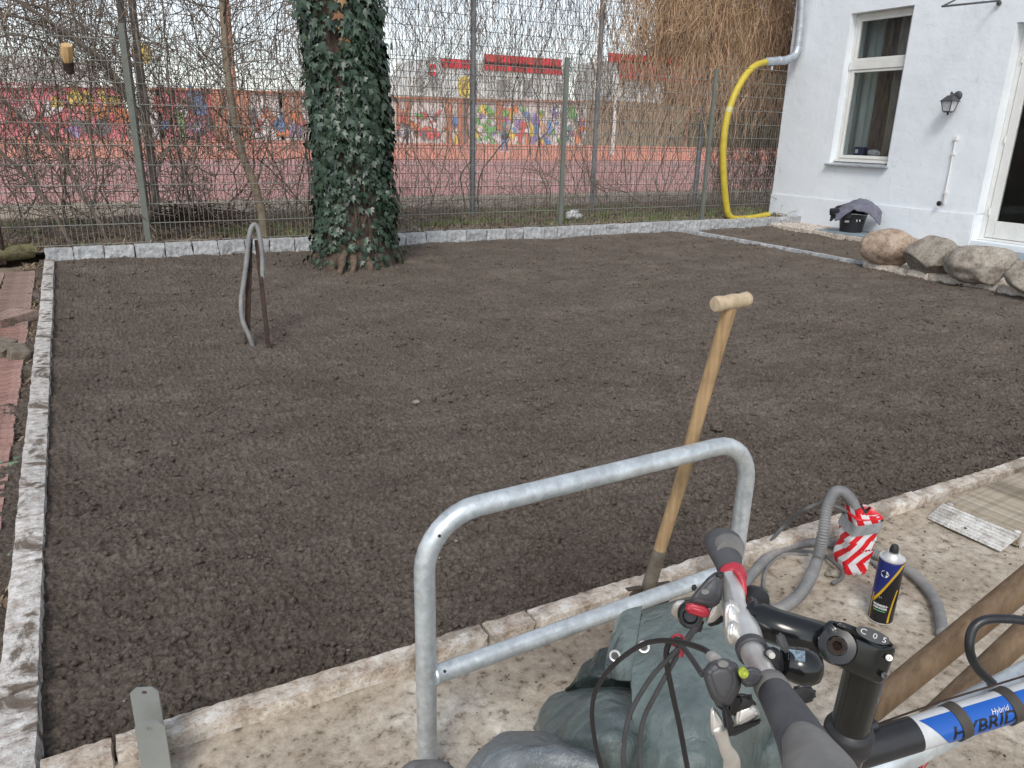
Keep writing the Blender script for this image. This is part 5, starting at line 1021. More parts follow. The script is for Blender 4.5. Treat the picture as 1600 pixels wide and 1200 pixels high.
# ==================================================================== TAPED POST STUB, CABLES, CAN
bt = G(1326, 888, 0); dvb = unit([-bt[0], -bt[1], 0]); e = empty('taped_post', bt, 'square stub wrapped in red and white barrier tape with grey tape at the top', 'taped post')
M['tapered'] = simple('barrier_tape_red', (0.66, 0.012, 0.02), (0.52, 0.01, 0.016), 30, .28, bump=.4, bs=50, bd=.002); M['tapewhite'] = simple('barrier_tape_white', (0.70, 0.69, 0.70), (0.58, 0.57, 0.58), 30, .28, bump=.4, bs=50, bd=.002); M['ducttape'] = simple('grey_duct_tape', (0.30, 0.31, 0.32), (0.22, 0.225, 0.23), 30, .35, bump=.3)
th0 = atan2(dvb[1], dvb[0])+.62; hh = .212; hw = .037
def ringpt(t, z, off):   # t in 0..4 round the square, with slightly rounded corners and leaning
    c4 = [(1, 1), (-1, 1), (-1, -1), (1, -1)]; i = int(t) % 4; f = t-int(t); a, b = c4[i], c4[(i+1) % 4]; x = a[0]*(1-f)+b[0]*f; y = a[1]*(1-f)+b[1]*f; L_ = (abs(x)**8+abs(y)**8)**.125; x, y = x/L_, y/L_
    k = hw+off+.002*sin(z*70+t*2.1); x, y = x*k, y*k; c, s = cos(th0), sin(th0); return np.array([bt[0]+x*c-y*s+.02*z/hh, bt[1]+x*s+y*c, z])
mb = MB(); V = []; NT = 48; NZ = 12
for j in range(NZ+1):
    for i in range(NT): V.append(ringpt(4*i/NT, hh*j/NZ, 0))
mb.add(V, [(j*NT+i, j*NT+(i+1) % NT, (j+1)*NT+(i+1) % NT, (j+1)*NT+i) for j in range(NZ) for i in range(NT)]); mb.build('core', M['tapewhite'], e, True, auto=60)
rr = random.Random(5); lay = 0
for wnd in range(8):          # overlapping windings, each a band with slanted stripes
    z0 = .012+wnd*.0245; tilt = rr.uniform(-.016, .016); ph = rr.uniform(0, 1); hb = .021+rr.uniform(0, .008); NS = 96; mb = MB(); sl_ = rr.choice((-1, 1, 1))*.9; V = []; F = []; mi = []
    for j in range(7):
        for i in range(NS+1):
            t = 4*(i+2.2*sl_*j)/NS+.0001; z = z0+tilt*sin(t*pi/2+wnd)+(j/6-.5)*2*hb+.0015*sin(i*1.7+wnd)*(j in (0, 6)); z = min(max(z, .001), hh+.02); V.append(ringpt(t % 4, z, .0015+.0008*((wnd*3) % 8)+.0003*abs(sin(i*.5+wnd))))
    for j in range(6):
        for i in range(NS):
            F.append((j*(NS+1)+i, j*(NS+1)+i+1, (j+1)*(NS+1)+i+1, (j+1)*(NS+1)+i)); mi.append(0 if ((i/NS*6+ph) % 1.0) < .5 else 1)
    fast('tape_winding', np.array(V), np.array(F), [M['tapered'], M['tapewhite']], e, True, mi=mi)
V = []; F = []; NS = 60
for j in range(4):
    for i in range(NS+1): t = 4*i/NS; V.append(ringpt(t % 4, .152+.013*j+.010*sin(t*pi/2+.4), .0115))
F = [(j*(NS+1)+i, j*(NS+1)+i+1, (j+1)*(NS+1)+i+1, (j+1)*(NS+1)+i) for j in range(3) for i in range(NS)]; fast('duct_tape', np.array(V), np.array(F), M['ducttape'], e, True)
U, Vv = np.meshgrid(np.linspace(0, 4, 33), np.linspace(0, 1, 6)); PP = np.array([[ringpt(u % 4, hh-.012+.016*v*(1+.6*sin(u*5)), .010-.030*v**1.5) for u in U[0]] for v in Vv[:, 0]]); grid_obj('folded_top', PP[..., 0], PP[..., 1], PP[..., 2], M['tapered'], True, e)
db = (bt-np.array([0, 0, H]))@fwd
e = empty('corrugated_conduit', bt, 'thick grey corrugated conduit arching out of the taped stub and looping on the paving', 'conduit')
gd = lambda x, y, z=.02: G(x, y, z)
def gdep(x, y, z=.02): return (G(x, y, z)-np.array([0, 0, H]))@fwd
pc = [D(1336, 838, db-.05), D(1341, 815, db-.05), D(1333, 787, db-.05), D(1319, 770, db-.06), D(1304, 770, db-.07), D(1292, 795, db-.09), D(1286, 835, db-.10), D(1277, 875, db-.08), D(1261, 913, gdep(1261, 913, .05)), gd(1240, 938), gd(1205, 957), gd(1160, 962), gd(1100, 950)]
mb = MB(); corr(mb, spline(pc, 10), .0172, .0085, .10, 16); mb.build('conduit', M['conduit'], e, True, auto=80)
e = empty('corrugated_conduit', bt+np.array([.1, 0, 0]), 'thick grey corrugated conduit lying in a wide curve behind the taped stub to the right', 'conduit')
pc = [gd(1120, 950), gd(1160, 915), gd(1180, 892), gd(1205, 866), gd(1235, 853), gd(1275, 848), gd(1310, 851), gd(1355, 862), gd(1395, 878), gd(1430, 900), gd(1455, 928), gd(1468, 958), gd(1472, 990)]
mb = MB(); corr(mb, spline(pc, 10), .0155, .0085, .08, 14); mb.build('conduit', M['conduit'], e, True, auto=80)
def cable(pts, r, m, label, name='cable', cat='cable', n=8):
    e = empty(name, pts[0], label, cat); mb = MB(); mb.tube(spline(pts, 8), r, n); mb.build('cord', m, e, True); return e
z1_ = .008
cable([gd(1130, 905, z1_), gd(1165, 882, z1_), D(1190, 862, gdep(1190, 862, .03)), D(1225, 822, gdep(1225, 822, .02)-.12), D(1258, 796, db-.05), D(1285, 787, db-.04), D(1310, 793, db-.045), D(1334, 806, db-.045)], .0065, M['conduit2'], 'dark grey cable rising from the kerb in an arc into the taped stub')
cable([gd(1180, 880, z1_), gd(1215, 866, z1_), gd(1250, 861, z1_), gd(1283, 866, z1_), D(1300, 876, gdep(1300, 876, .03)), D(1315, 890, gdep(1315, 890, .03)), D(1314, 904, gdep(1314, 904, .02)), gd(1300, 912, z1_)], .0065, M['conduit2'], 'dark grey cable with a hooked loose end in front of the taped stub')
cable([gd(1262, 866, z1_), gd(1225, 868, z1_), gd(1200, 885, z1_), gd(1193, 912, z1_), gd(1201, 940, z1_), gd(1214, 952, z1_)], .0055, M['conduit'], 'thin grey cable making a round loop on the paving left of the taped stub')
cable([gd(1345, 868, z1_), gd(1362, 877, z1_), gd(1382, 898, z1_), gd(1398, 922, z1_), gd(1403, 934, z1_)], .006, M['conduit'], 'thin grey cable end lying behind the spray can')
p = gd(1300, 895, .012); crumple('stone', p, (.025, .018, .012), 31, M['boulder2'], 'small grey stone at the foot of the taped stub', 'stone')
# spray can
def text_pts(s, size, shear=0.0, bold=0.0, res=2):
    cu_ = bpy.data.curves.new('t', 'FONT'); cu_.body = s; cu_.size = size; cu_.align_x = 'CENTER'; cu_.align_y = 'CENTER'; cu_.shear = shear; cu_.resolution_u = res; cu_.offset = bold
    o = bpy.data.objects.new('t', cu_); COL.objects.link(o); bpy.context.view_layer.update(); me = bpy.data.meshes.new_from_object(o.evaluated_get(bpy.context.evaluated_depsgraph_get()))
    bm = bmesh.new(); bm.from_mesh(me); x0 = min(v.co.x for v in bm.verts); x1 = max(v.co.x for v in bm.verts); y0 = min(v.co.y for v in bm.verts); y1 = max(v.co.y for v in bm.verts)
    for k in range(1, 14):   # cut into strips so that the print follows a curved surface
        bmesh.ops.bisect_plane(bm, geom=bm.verts[:]+bm.edges[:]+bm.faces[:], plane_co=(x0+(x1-x0)*k/14, 0, 0), plane_no=(1, 0, 0)); bmesh.ops.bisect_plane(bm, geom=bm.verts[:]+bm.edges[:]+bm.faces[:], plane_co=(0, y0+(y1-y0)*k/14, 0), plane_no=(0, 1, 0))
    bm.verts.index_update(); V = np.array([v.co[:2] for v in bm.verts]); F = [tuple(v.index for v in f.verts) for f in bm.faces]; bm.free(); bpy.data.objects.remove(o); return V, F
cb = G(1375, 966, .002); e = empty('spray_can', cb, 'dark blue and black aerosol can with a yellow diagonal stripe standing on the paving', 'spray can')
cdir = unit([-cb[0], -cb[1], 0]); crx = np.array([-cdir[1], cdir[0], 0]); RC = .0345; HC = .205; th00 = atan2(cdir[1], cdir[0])
def onc(s, z, off=0.0): a = th00+s/RC; return cb+np.array([(RC+off)*cos(a), (RC+off)*sin(a), z])
M['canblue'] = simple('can_blue', (0.012, 0.022, 0.16), None, 10, .25); M['canblack'] = simple('can_black', (0.010, 0.010, 0.013), None, 10, .25); M['canyellow'] = simple('can_yellow', (0.62, 0.36, 0.02), None, 10, .3); M['cangreen'] = simple('can_green', (0.15, 0.5, 0.2), None, 10, .3); M['ink'] = simple('white_ink', (0.75, 0.75, 0.75), None, 10, .4)
mb = MB(); NT, NZ = 72, 80; V = []; F = []; mi = []
rp = lambda z: RC if .004 < z < HC-.003 else RC-.0015
for j in range(NZ+1):
    z = HC*j/NZ
    for i in range(NT): a = 2*pi*i/NT; V.append(cb+np.array([rp(z)*cos(th00+a), rp(z)*sin(th00+a), z]))
for j in range(NZ):
    for i in range(NT):
        s = ((i+.5)/NT*2*pi+pi) % (2*pi)-pi; s *= RC; z = HC*(j+.5)/NZ; line = .130+ s*1.55   # s>0 is to the viewer's right
        F.append((j*NT+i, j*NT+(i+1) % NT, (j+1)*NT+(i+1) % NT, (j+1)*NT+i)); mi.append(1 if z > line and z > .055 else 0)
o = fast('body', np.array(V), np.array(F), [M['canblack'], M['canblue']], e, True, mi=mi)
def band(fn, w, m, name, a, b, n=50):
    V = []; 
    for i in range(n+1): s = a+(b-a)*i/n; V += [onc(s, max(.004, fn(s)-w), .0004), onc(s, min(HC-.004, fn(s)+w), .0004)]
    fast(name, np.array(V), np.array([(2*i, 2*i+2, 2*i+3, 2*i+1) for i in range(n)]), m, e, True)
band(lambda s: .130+s*1.55+.012*sin(s*60), .0075, M['canyellow'], 'stripe', -.030, .050)
V = []; n = 40
for i in range(n+1): z = .008+.085*i/n; s = -.0305-.004*sin(z*30)+.0; V += [onc(s-.0015-.002*(i/n), z, .0005), onc(s+.0012, z, .0005)]
fast('side_stripe', np.array(V), np.array([(2*i, 2*i+2, 2*i+3, 2*i+1) for i in range(n)]), M['canyellow'], e, True)
V = []
for i in range(n+1): z = .008+.11*i/n; s = .020+.012*(i/n)**2-.0+.010*(1-i/n)**2*0; V += [onc(s-.001, z, .0005), onc(s+.0045, z, .0005)]
fast('side_stripe', np.array(V), np.array([(2*i, 2*i+2, 2*i+3, 2*i+1) for i in range(n)]), M['canyellow'], e, True)
def cantext(s, size, x, z, m, name='lettering', sh=0, bold=0, off=.0009): V, F = text_pts(s, size, sh, bold); mb = MB(); mb.add([onc(x+q[0], z+q[1]-(q[0])*.0, off) for q in V], F); mb.build(name, m, e)
hexs = [(cos(pi/3*k)*.0125-.011, sin(pi/3*k)*.0115+.165) for k in range(6)]; mb = MB(); mb.add([onc(x, z, .0006) for x, z in hexs], [tuple(range(6))]); mb.build('emblem', M['ink'], e)
cantext('NAPA', .0085, -.011, .165, M['canblack'], 'emblem_lettering', bold=.0003); cantext('BREMSEN-', .0092, -.006, .062, M['ink'], bold=.0003); cantext('REINIGER', .0092, -.006, .053, M['ink'], bold=.0003); cantext('2 l', .007, -.010, .088, M['ink'])
band(lambda s: .044, .0012, M['cangreen'], 'green_line', -.024, .010, 12)
mb = MB(); mb.lathe(cb+up*HC, up, [(RC-.001, -.002), (RC+.0006, 0), (RC+.0002, .003), (RC-.004, .0035), (RC-.006, .004), (.022, .013), (.016, .018), (.016, .021), (.013, .021), (.012, .019), (.003, .019)], 40); mb.build('shoulder', M['alu'], e, True, auto=50)
mb = MB(); mb.lathe(cb+up*HC, up, [(.0125, .019), (.0120, .030), (.0095, .040), (.0085, .042), (.001, .042)], 20); mb.tube([cb+up*(HC+.034), cb+up*(HC+.034)+crx*-.0+(-crx)*.0+cdir*.0+np.array([-.013, .0, .0])], .002, 8); mb.build('nozzle', M['black'], e, True, auto=50)
mb = MB(); mb.lathe(cb, up, [(RC-.002, 0), (RC+.0006, .0005), (RC+.0004, .004), (RC-.001, .0045)], 40, cap=False); mb.build('base_rim', M['alu'], e, True)
# ==================================================================== RAMP
e = empty('aluminium_ramp', G(1560, 800, 0), 'sandy ribbed aluminium loading ramp lying on the paving by the kerb at the right edge', 'ramp')
zr = .055; A_, B_ = G(1474, 786, zr), G(1595, 836, zr); dirw = unit(B_-A_); C_ = G(1447, 808, .012); D_ = G(1564, 861, .012); el = unit(np.array([-dirw[1], dirw[0], 0])); el = el if el[0] > 0 else -el; Lr = 1.5; Wd = np.linalg.norm(B_-A_)
mb = MB(); mb.prism([A_, B_, D_, C_], (0, 0, -.004)); mb.build('lip', M['rampalu'], e, bevel=.001)
for k in range(6):
    f = (k+.6)/6.4; a = lerp(C_, A_, f); b = lerp(D_, B_, f); n_ = unit(np.cross(b-a, A_-C_)); n_ = n_ if n_[2] > 0 else -n_; mb = MB(); mb.obox(lerp(a, b, .5)+n_*.0012, (b-a)*.485, unit(A_-C_)*.0028, n_*.0018); mb.build('rib', M['rampalu'], e)
q = lerp(lerp(C_, D_, .48), lerp(A_, B_, .48), .25); mb = MB(); mb.lathe(q+up*.0035, up, [(.0005, 0), (.0055, 0), (.0055, .0012), (.0005, .0012)], 14); mb.build('bolt_hole', M['black'], e)
for q in (lerp(A_, B_, .07)+el*.012, lerp(A_, B_, .94)+el*.012): mb = MB(); mb.lathe(q, up, [(.011, 0), (.011, .003), (.008, .005), (.001, .0055)], 14); mb.build('rivet', M['rampalu'], e, True)
mb = MB(); mb.add([A_, B_, B_+el*Lr, A_+el*Lr, A_-up*.045, B_-up*.045, B_+el*Lr-up*.045, A_+el*Lr-up*.045], [(0, 1, 2, 3), (7, 6, 5, 4), (0, 4, 5, 1), (1, 5, 6, 2), (2, 6, 7, 3), (3, 7, 4, 0)]); mb.build('deck', M['rampbody'], e)
bar_me = None; nb = 34
for k in range(nb):
    s = A_+dirw*(Wd*(k+.8)/(nb+.8))+el*(.03)
    if bar_me is None: mb = MB(); mb.obox((Lr/2-.02, 0, .0012), (Lr/2-.02, 0, 0), (0, .0032, 0), (0, 0, .0022)); ob = mb.build('rib', M['rampbody']); bar_me = ob.data; bpy.data.objects.remove(ob)
    o = link('rib', bar_me, e, s-ORG[e]); o.rotation_euler = (0, 0, atan2(el[1], el[0]))
mb = MB(); mb.obox(B_+el*(Lr/2+.012)+dirw*.003-up*.027, el*Lr/2, dirw*.003, up*.026); mb.build('side_rail', M['rampalu'], e)

# ==================================================================== TARPAULIN
def patch(name, rows, m, parent, nu=64, nv=64, amp=.010, fr=7, seed=0, ridge=.5, thick=.002, stretch=(1, 1), edge=1):
    C = [[D(*q) for q in r] for r in rows]
    def up_(L, n):
        S = np.array(spline(L, 12)); t = np.linspace(0, len(S)-1, n); return np.stack([np.interp(t, range(len(S)), S[:, k]) for k in range(3)], -1)
    A = np.array([up_(r, nu) for r in C]); A = np.array([up_(list(A[:, i]), nv) for i in range(nu)]).transpose(1, 0, 2)
    du = np.gradient(A, axis=1); dv_ = np.gradient(A, axis=0); n_ = np.cross(du, dv_); n_ /= np.linalg.norm(n_, axis=2, keepdims=True)+1e-9
    if (n_.reshape(-1, 3).mean(0)@fwd) > 0: n_ = -n_
    x, y, z = A[..., 0]*fr*stretch[0], A[..., 1]*fr, A[..., 2]*fr*stretch[1]
    wx = x+.35*vn(x*.7, y*.7, z*.7, s=seed+50); f3 = vn(x*5, y*5, z*5, s=seed+2); rgp = np.random.default_rng(seed+9)
    def crease(k, sc):
        o_ = 0
        for i in range(k):
            dv3 = rgp.normal(0, 1, 3); dv3 /= np.linalg.norm(dv3); ph = rgp.uniform(0, 9); t_ = (wx*dv3[0]+y*dv3[1]+z*dv3[2])*sc*rgp.uniform(.35, .8)+ph+.25*vn(x*sc*.5, y*sc*.5, z*sc*.5, s=seed+i); o_ = o_+(np.abs((t_ % 1.0)-.5)*4-1)*np.clip(.5+1.2*vn(x*.5+i*7, y*.5, z*.5, s=seed+20+i), 0, 1)
        return o_/k**.5
    f = crease(3, 1.0); f2 = crease(4, 2.6); f4 = crease(4, 6.0)
    A = A+n_*(amp*(ridge*f*1.2+(1-ridge)*vn(x*.8, y*.8, z*.8, s=seed+3)+.34*f2+.05*f4+.03*f3))[..., None]
    o = grid_obj(name, A[..., 0], A[..., 1], A[..., 2], m, True, parent); q = o.modifiers.new('thick', 'SOLIDIFY'); q.thickness = thick; q.offset = -1; return o
tc_ = G(1060, 1400, 0); e = empty('tarpaulin', tc_, 'crumpled dark green tarpaulin draped over something in front of the galvanised stand', 'tarpaulin')
patch('main_fold', [[(1000, 962, 1.66), (1040, 950, 1.66), (1090, 942, 1.66), (1150, 948, 1.64), (1225, 985, 1.62)],
    [(1003, 958, 1.50), (1040, 946, 1.52), (1090, 936, 1.53), (1150, 935, 1.50), (1220, 975, 1.46)],
    [(997, 985, 1.40), (1040, 980, 1.38), (1095, 978, 1.37), (1155, 990, 1.37), (1225, 1020, 1.40)],
    [(988, 1060, 1.27), (1035, 1060, 1.24), (1095, 1065, 1.22), (1160, 1075, 1.24), (1215, 1090, 1.30)],
    [(985, 1140, 1.22), (1035, 1145, 1.17), (1095, 1150, 1.14), (1150, 1160, 1.17), (1190, 1170, 1.26)],
    [(985, 1230, 1.23), (1035, 1240, 1.16), (1095, 1250, 1.14), (1150, 1260, 1.18), (1185, 1260, 1.28)],
    [(985, 1420, 1.45), (1035, 1450, 1.38), (1095, 1460, 1.36), (1150, 1460, 1.4), (1200, 1430, 1.48)]], M['tarp'], e, 170, 190, .009, 8, 1, .6)
patch('side_fold', [[(1003, 948, 1.50), (980, 952, 1.47), (964, 966, 1.46)], [(998, 985, 1.41), (975, 985, 1.42), (955, 1000, 1.44)], [(992, 1030, 1.34), (965, 1035, 1.36), (945, 1042, 1.42)], [(990, 1065, 1.30), (962, 1062, 1.37), (935, 1050, 1.48)]], M['tarp'], e, 40, 40, .006, 11, 5)
o = patch('corner_patch', [[(966, 998, 1.412), (969, 999, 1.41), (971, 1001, 1.41)], [(955, 1020, 1.392), (966, 1024, 1.385), (980, 1026, 1.377)], [(946, 1038, 1.382), (964, 1048, 1.36), (986, 1055, 1.345)]], simple('grey_reinforcement', (0.075, 0.082, 0.095), (0.05, 0.055, 0.062), 20, .5, bump=.3), e, 24, 24, .002, 12, 8, thick=.003)
def eyelet(x, y, d, r=.0085):
    mb = MB(); NT = 22; nrm_ = unit(-ray(x, y)*.9+up*.35); c = D(x, y, d); a = unit(np.cross(nrm_, up)); b = np.cross(nrm_, a)
    mb.tube([c+r*(cos(2*pi*k/NT)*a+sin(2*pi*k/NT)*b) for k in range(NT+1)], .0026, 8, cap=False); mb.build('eyelet', M['alu'], e, True); mb = MB(); mb.lathe(c-nrm_*.001, nrm_, [(.0004, 0), (r*.75, 0), (r*.75, .0008), (.0004, .0008)], 16); mb.build('eyelet_hole', M['black'], e)
eyelet(961, 1025, 1.365); eyelet(1006, 1011, 1.315)
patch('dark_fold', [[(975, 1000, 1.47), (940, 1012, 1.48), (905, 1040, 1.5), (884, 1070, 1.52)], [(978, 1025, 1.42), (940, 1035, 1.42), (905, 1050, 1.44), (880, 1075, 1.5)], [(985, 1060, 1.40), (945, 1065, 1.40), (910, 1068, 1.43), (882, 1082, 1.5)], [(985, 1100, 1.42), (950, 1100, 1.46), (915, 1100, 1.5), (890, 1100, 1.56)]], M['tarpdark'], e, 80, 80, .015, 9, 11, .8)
patch('left_lobe', [[(992, 1085, 1.42), (950, 1072, 1.46), (900, 1080, 1.50), (860, 1100, 1.52), (828, 1135, 1.55)], [(992, 1095, 1.30), (948, 1082, 1.32), (902, 1092, 1.36), (862, 1115, 1.42), (834, 1150, 1.50)],
    [(995, 1140, 1.22), (950, 1130, 1.20), (900, 1130, 1.25), (865, 1145, 1.34), (838, 1175, 1.46)], [(998, 1190, 1.20), (955, 1185, 1.16), (905, 1185, 1.20), (865, 1200, 1.30), (840, 1220, 1.44)], [(998, 1350, 1.36), (955, 1360, 1.32), (905, 1360, 1.34), (865, 1350, 1.42), (840, 1330, 1.52)]], M['tarplobe'], e, 160, 160, .020, 7, 21, .85)
patch('right_lobe', [[(1185, 1120, 1.36), (1215, 1115, 1.40), (1245, 1125, 1.42)], [(1182, 1150, 1.28), (1212, 1145, 1.28), (1240, 1150, 1.32)], [(1180, 1200, 1.25), (1210, 1200, 1.24), (1250, 1205, 1.26)], [(1180, 1350, 1.35), (1210, 1350, 1.34), (1250, 1350, 1.36)]], M['tarp'], e, 80, 80, .013, 9, 31, .8)
e = empty('grey_sheet', G(840, 1400, 0), 'grey plastic sheet with white specks spread at the bottom below the green tarpaulin', 'plastic sheet')
patch('sheet', [[(715, 1230, 1.35), (745, 1178, 1.34), (782, 1148, 1.33), (835, 1146, 1.31), (890, 1155, 1.29), (935, 1170, 1.27)], [(720, 1240, 1.22), (748, 1190, 1.22), (790, 1165, 1.21), (840, 1162, 1.19), (890, 1170, 1.17), (938, 1182, 1.16)],
    [(730, 1270, 1.16), (760, 1225, 1.14), (800, 1205, 1.12), (850, 1200, 1.1), (895, 1205, 1.09), (940, 1212, 1.08)], [(735, 1400, 1.3), (770, 1400, 1.26), (810, 1400, 1.24), (850, 1400, 1.22), (895, 1400, 1.22), (940, 1400, 1.22)]], M['tarpgrey'], e, 150, 120, .015, 8, 41, .85)
e = empty('cloth_bundle', G(660, 1400, 0), 'rounded grey-brown cloth bundle just showing at the bottom edge beside the stand leg', 'cloth')
patch('cloth', [[(600, 1230, 1.40), (635, 1197, 1.40), (665, 1191, 1.40), (700, 1196, 1.38), (730, 1225, 1.36)], [(605, 1240, 1.25), (635, 1200, 1.25), (665, 1193, 1.25), (698, 1198, 1.24), (725, 1235, 1.22)], [(605, 1300, 1.2), (635, 1270, 1.18), (665, 1260, 1.18), (700, 1270, 1.17), (730, 1300, 1.2)], [(610, 1450, 1.35), (635, 1450, 1.3), (665, 1450, 1.3), (700, 1450, 1.3), (730, 1450, 1.35)]], M['cloth'], e, 40, 40, .004, 12, 51)

# ==================================================================== WOODEN TOOL HANDLES, BLACK HOSE, BRUSH
e = empty('tool_handle', G(1230, 1290, 0), 'thick brown wooden tool handle slanting up to the right edge behind the bicycle stem', 'tool handle')
mb = MB(); a = D(1640, 880, 1.02); b = D(1395, 1080, 1.10); c = D(1330, 1138, 1.13); d = b+(b-a)*.55; mb.tube([a+(a-b)*.4, a, lerp(a, b, .5), b, d], .0185, 20); mb.build('shaft', M['brownwood'], e, True)
e = empty('tool_handle', G(1500, 1150, 0), 'second brown wooden handle behind the black hose loop at the right edge', 'tool handle')
mb = MB(); a = D(1640, 952, 1.15); b = D(1490, 1092, 1.2); d = b+(b-a)*.6; mb.tube([a+(a-b)*.4, a, b, d], .0185, 20); mb.build('shaft', M['brownwood'], e, True)
cable([D(1680, 975, .86), D(1620, 972, .86), D(1575, 967, .86), D(1538, 969, .86), D(1519, 985, .86), D(1515, 1015, .86), D(1526, 1042, .87), D(1545, 1062, .88), D(1570, 1085, .9), D(1600, 1120, .93)], .0052, M['cable'], 'thick black cable loop at the right edge above the blue bicycle tube', 'black_cable', n=12)
e = empty('red_brush', D(1410, 1205, 1.25), 'tuft of red bristles showing under the bicycle tube at the bottom edge', 'brush'); rr = random.Random(2); mb = MB()
for _ in range(160): p = D(rr.uniform(1385, 1440), rr.uniform(1205, 1225), 1.25); mb.tube([p, p+np.array([rr.gauss(0, .008), rr.gauss(0, .008), rr.uniform(.02, .036)])], .0008, 3, cap=False)
tag(mb.build('bristles', simple('red_bristle', (0.6, 0.03, 0.05), None, 20, .5), e), kind='stuff'); mb = MB(); mb.obox(D(1412, 1235, 1.26), cr*.04, unit([0, 1, 0])*.02, up*.012); mb.build('brush_head', M['redtape'], e, bevel=.004)

# ==================================================================== BICYCLE
def hull(name, pts, m, parent, bevel=.002, seg=3, smooth=True):
    bm = bmesh.new(); [bm.verts.new(tuple(float(c) for c in (np.array(p)-ORG[parent]))) for p in pts]; r = bmesh.ops.convex_hull(bm, input=bm.verts)
    bmesh.ops.delete(bm, geom=[v for v in r['geom_interior'] if isinstance(v, bmesh.types.BMVert)], context='VERTS'); bmesh.ops.dissolve_limit(bm, angle_limit=radians(8), verts=bm.verts, edges=bm.edges)
    if bevel: bmesh.ops.bevel(bm, geom=[q for q in bm.edges if q.calc_face_angle(0) > radians(20)], offset=bevel, segments=seg, affect='EDGES', clamp_overlap=True)
    bmesh.ops.recalc_face_normals(bm, faces=bm.faces)
    for f in bm.faces: f.smooth = smooth
    for q in bm.edges:
        if len(q.link_faces) == 2 and q.calc_face_angle(0) > radians(70): q.smooth = False
    me = bpy.data.meshes.new(name); bm.to_mesh(me); bm.free(); me.materials.append(m); o = link(name, me, parent)
    if bevel >= .0035: o.modifiers.new('round', 'SUBSURF').levels = 1
    return o
def slab(name, px, d0, th, m, parent, bevel=.002, dome=0.0, off=(1040, 820, 3.157)):
    """outline read at depth d0 (or per-point depth), body reaching th deeper"""
    ox, oy, k = off; P = []
    c = np.mean([[q[0], q[1]] for q in px], 0)
    for q in px:
        dd = q[2] if len(q) > 2 else d0; P.append(D(ox+q[0]/k, oy+q[1]/k, dd+dome)); P.append(D(ox+q[0]/k, oy+q[1]/k, dd+th))
    if dome:
        for q in px: w = lerp(q[:2], c, .35); P.append(D(ox+w[0]/k, oy+w[1]/k, (q[2] if len(q) > 2 else d0)))
    return hull(name, P, m, parent, bevel)
HS = D(1345, 1070, .715); HE = D(1296, 1262, .79); ha = unit(HE-HS)      # steering axis, pointing down
bk = empty('bicycle', np.array([HS[0], HS[1], 0]), 'bicycle with silver handlebar, black stem and blue frame tube in the lower right foreground', 'bicycle')
# handlebar
bar = [(1137, 878, .785), (1141, 893, .775), (1144, 912, .76), (1150, 945, .735), (1158, 968, .715), (1168, 992, .69), (1175, 1016, .665), (1184, 1037, .64), (1198, 1062, .605), (1212, 1085, .58), (1236, 1124, .545), (1268, 1184, .50), (1300, 1250, .46)]
W3 = spline([D(*q) for q in bar], 6); R_ = np.interp(np.linspace(0, 12, len(W3)), range(13), [.0105, .0105, .0107, .0108, .0125, .0130, .0112, .0103, .0103, .0105, .0105, .0105, .0105])
mb = MB(); mb.tube(W3, list(R_), 24); hb = mb.build('handlebar', M['alu'], bk, True, auto=60)
# far grip (palm-rest shape) and its clamp, near grip
def grip(path, radii, flat, m, name, parent, n=28, flatdir=None):
    P = spline(path, 8); R = np.interp(np.linspace(0, len(radii)-1, len(P)), range(len(radii)), radii); fl = np.interp(np.linspace(0, len(flat)-1, len(P)), range(len(flat)), flat); V = []
    for i, p in enumerate(P):
        t = unit(P[min(i+1, len(P)-1)]-P[max(i-1, 0)]); s = unit(np.cross(t, up)); w = np.cross(s, t)
        for j in range(n): a = 2*pi*j/n; V.append(p+s*R[i]*fl[i]*cos(a)*(1+.18*(cos(a) > 0)*(fl[i]-1)*2)+w*R[i]*sin(a))
    F = [(i*n+j, i*n+(j+1) % n, (i+1)*n+(j+1) % n, (i+1)*n+j) for i in range(len(P)-1) for j in range(n)]; mb = MB(); mb.add(V, F+[tuple(range(n))[::-1], tuple(range((len(P)-1)*n, len(P)*n))]); return mb.build(name, m, parent, True, auto=70)
gf = [D(1141, 893, .775), D(1138, 880, .785), D(1135, 868, .795), D(1131, 856, .81), D(1129, 848, .83), D(1128, 845, .86)]
grip(gf, [.0125, .0138, .0150, .0160, .0165, .012], [1, 1.0, 1.08, 1.15, 1.2, 1.1], M['rubber'], 'grip', bk)
grip([D(1141, 861, .785), D(1138, 853, .80), D(1136, 847, .83)], [.0115, .0130, .0105], [1.15, 1.2, 1.1], M['gripgrey'], 'palm_rest', bk)
gn = [D(1209, 1080, .588), D(1216, 1092, .575), D(1236, 1124, .545), D(1256, 1160, .52), D(1278, 1200, .49), D(1300, 1250, .46), D(1320, 1290, .44)]
grip(gn, [.0122, .0136, .0148, .0158, .0170, .0178, .017], [1, 1.0, 1.05, 1.12, 1.22, 1.3, 1.25], M['rubber'], 'grip', bk)
grip([D(1246, 1128, .533), D(1262, 1160, .508), D(1284, 1200, .477), D(1306, 1250, .447), D(1325, 1290, .43)], [.0050, .0118, .0150, .0160, .015], [1.1, 1.3, 1.4, 1.4, 1.3], M['gripgrey'], 'palm_rest', bk)
c = D(1205, 1073, .594); t = unit(D(1212, 1085, .58)-D(1198, 1062, .605)); mb = MB(); mb.lathe(c, t, [(.0122, -.004), (.0135, -.002), (.0138, .008), (.0128, .011)], 28); mb.build('grip_collar', M['gripgrey'], bk, True)
